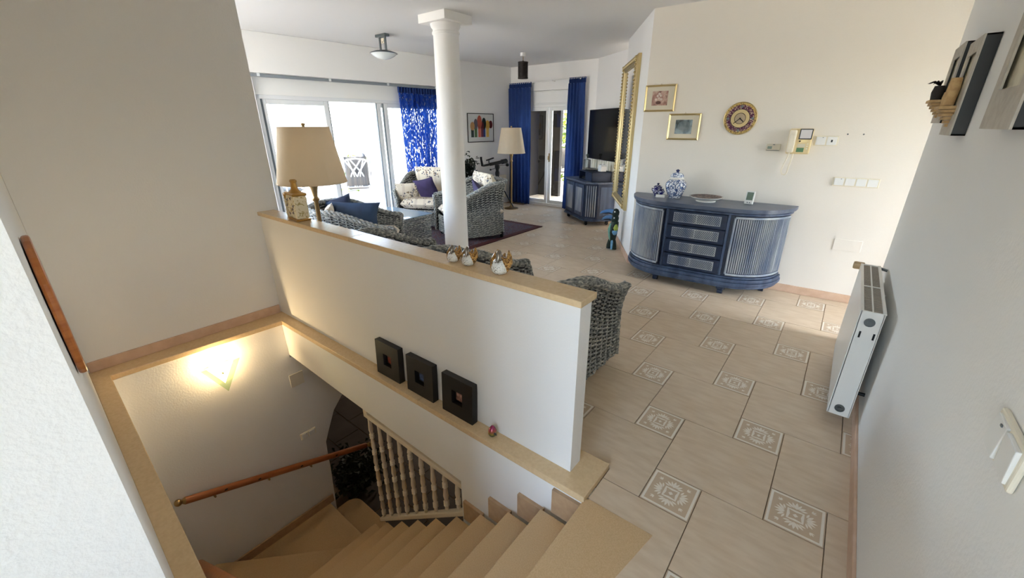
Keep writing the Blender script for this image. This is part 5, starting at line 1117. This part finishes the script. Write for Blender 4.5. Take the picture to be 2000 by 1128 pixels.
# ================================================================ terrace furniture, porch, plants
M['white_cane'] = pm('white_painted_cane', rgb(226, 226, 224), .4); M['stripe_cloth'] = pm('grey_striped_cushion', rgb(104, 104, 106), .8, var=(9, rgb(132, 126, 118), 2), stretch=(4, .2, .2))
def cane_chair(label, loc, rz, group):
    r = thing('cane_chair', label, 'chair', loc, rz, group)
    for sx in (-1, 1):
        MB().tube([(sx * .27, .28, 0), (sx * .27, .26, .40), (sx * .27, .24, .60), (sx * .27, -.10, .62), (sx * .27, -.26, .64)], .016, 8).build('arm_frame', M['white_cane'], r, smooth=50)
        MB().tube([(sx * .26, -.36, 0), (sx * .26, -.26, .42), (sx * .25, -.40, .98)], .017, 8).build('back_leg', M['white_cane'], r, smooth=50)
        MB().tube([(sx * .27, .27, .12), (sx * .27, -.30, .14)], .010, 6).build('side_stretcher', M['white_cane'], r)
    MB().tube([(-.25, -.40, .98), (-.16, -.42, 1.03), (0, -.43, 1.05), (.16, -.42, 1.03), (.25, -.40, .98)], .018, 8).build('crest_rail', M['white_cane'], r, smooth=50)
    MB().tube([(-.26, -.27, .45), (.26, -.27, .45)], .014, 8).build('lower_rail', M['white_cane'], r)
    for a, b in ((-.22, .10), (-.08, .22), (.08, -.22), (.22, -.10), (-.02, -.15), (.02, .15)): MB().tube([(a, -.27, .45), ((a + b) / 2 + (a - b) * .12, -.345, .75), (b, -.42, 1.02)], .016, 6).build('lattice_cane', M['white_cane'], r, smooth=50)
    MB().tube([(-.27, .26, .40), (.27, .26, .40)], .014, 8).build('seat_rail', M['white_cane'], r)
    s_ = MB(); pillow(s_, .50, .54, .10, 7, 10, c=(0, .0, .45)); s_.build('seat_cushion', M['stripe_cloth'], r, smooth=50)
    s_ = MB(); pillow(s_, .46, .60, .10, 7, 10, rot=rotx(radians(76)), c=(0, -.26, .78)); s_.build('back_cushion', M['stripe_cloth'], r, smooth=50)
    return r
GT = 'white cane terrace chairs'
ca = cane_chair('white cane chair with lattice back nearest the open window', (-7.40, 3.42, -.02), radians(58), GT); ca.scale = (.92, .92, .92)
dup(ca, (-7.85, 2.15, -.02), radians(-60), 'white cane chair seen under the near lampshade', GT)
dup(ca, (-8.6, 4.15, -.02), radians(150), 'white cane chair farther out on the terrace behind the lattice back', GT)
tt = thing('terrace_table', 'low white cane table between the terrace chairs', 'table', (-8.4, 3.2, -.02)); MB().box(-.35, .35, -.35, .35, .50, .53).build('top', M['white_cane'], tt, bevel=.01)
for sx in (-1, 1):
    for sy in (-1, 1): MB().tube([(sx * .3, sy * .3, 0), (sx * .3, sy * .3, .5)], .018, 8).build('leg', M['white_cane'], tt)
tl = thing('sun_lounger', 'white lounger with a blue striped towel at the left of the terrace', 'sun lounger', (-6.95, 1.62, -.02), radians(20))
MB().box(-.9, .7, -.3, .3, .30, .36).build('bed', M['white_cane'], tl, bevel=.01); MB().cb((-1.05, 0, .60), (.06, .6, .62), roty(radians(-28))).build('backrest', M['white_cane'], tl, bevel=.01); MB().cb((-1.02, 0, .63), (.07, .44, .60), roty(radians(-28))).build('towel', pm('blue_striped_towel', rgb(96, 150, 196), .9, var=(14, rgb(214, 226, 236), 1), stretch=(.1, 3, .1)), tl, bevel=.01)
for sx in (-.8, .6):
    for sy in (-.26, .26): MB().box(sx - .02, sx + .02, sy - .02, sy + .02, 0, .30).build('leg', M['white_cane'], tl)
def bush(name, label, loc, n, spread, ln_, wd, seed, group=None, mat='leaf'):
    r = thing(name, label, 'plant', loc, 0, group); leafy(r, 'foliage', M[mat], n, (0, 0, spread[2] * 1.6), spread, ln_, wd, seed); MB().tube([(0, 0, 0), (0, 0, spread[2] * 1.6)], .03, 6).build('stem', M['dark_wood'], r); return r
GB = 'garden shrubs'
bush('spiky_plant', 'spiky green plant just behind the cane chairs', (-9.6, 4.55, -.02), 90, (.10, .10, .22), .55, .03, 21, GB)
bush('garden_tree', 'hazy yellow green tree beyond the parapet, right of the window stile', (-27, 15.5, -2.4), 700, (1.6, 1.6, .38), .5, .18, 22, GB)
bush('garden_tree', 'hazy yellow green tree beyond the parapet, left of the window stile', (-38, 8.0, -2.4), 700, (1.8, 1.8, .34), .5, .18, 23, GB)
bush('garden_hedge', 'bright sunlit hedge seen through the far double door', (-6.75, 10.4, -.4), 1100, (.55, .35, .75), .22, .07, 24, GB)
pw_ = MB().box(-7.2, -4.83, 6.95, 7.05, -.02, 2.3).box(-7.2, -3.0, 5.86, 7.05, 2.3, 2.42).box(-5.5, -5.4, 5.86, 7.05, -.02, 2.3)  # near-black screen stands in for the shade of the porch behind the glass
struct('porch_shade_screen', pw_, pm('dark_porch_shade', rgb(30, 26, 23), .7), 'dark screen and roof put in for the porch shade beyond the far double door', 'wall')
wc = dup(ca, (-5.62, 8.55, -.02), radians(200), 'white cane chair glimpsed through the far double door', GT)

# unseen lamp added to brighten the lower room, its only light
ll_ = thing('lower_fill_lamp', 'unseen lamp added to brighten the lower room', 'lamp', (-5.0, 3.4, -.37))
MB().lathe([(.13, .0), (.14, -.03), (.10, -.08), (0, -.10)], 24).build('bowl', pm('fill_lamp_glow', rgb(250, 240, 220), .4, emit=(1, .86, .66, 1), estr=2.0), ll_, smooth=50)
lg2 = bpy.data.lights.new('lower_light', 'POINT'); lg2.energy = 24; lg2.color = (1, .86, .68); lg2.shadow_soft_size = .1
lo2 = bpy.data.objects.new('lower_light', lg2); COL.objects.link(lo2); lo2.parent = ll_; lo2.location = (0, 0, -.16)
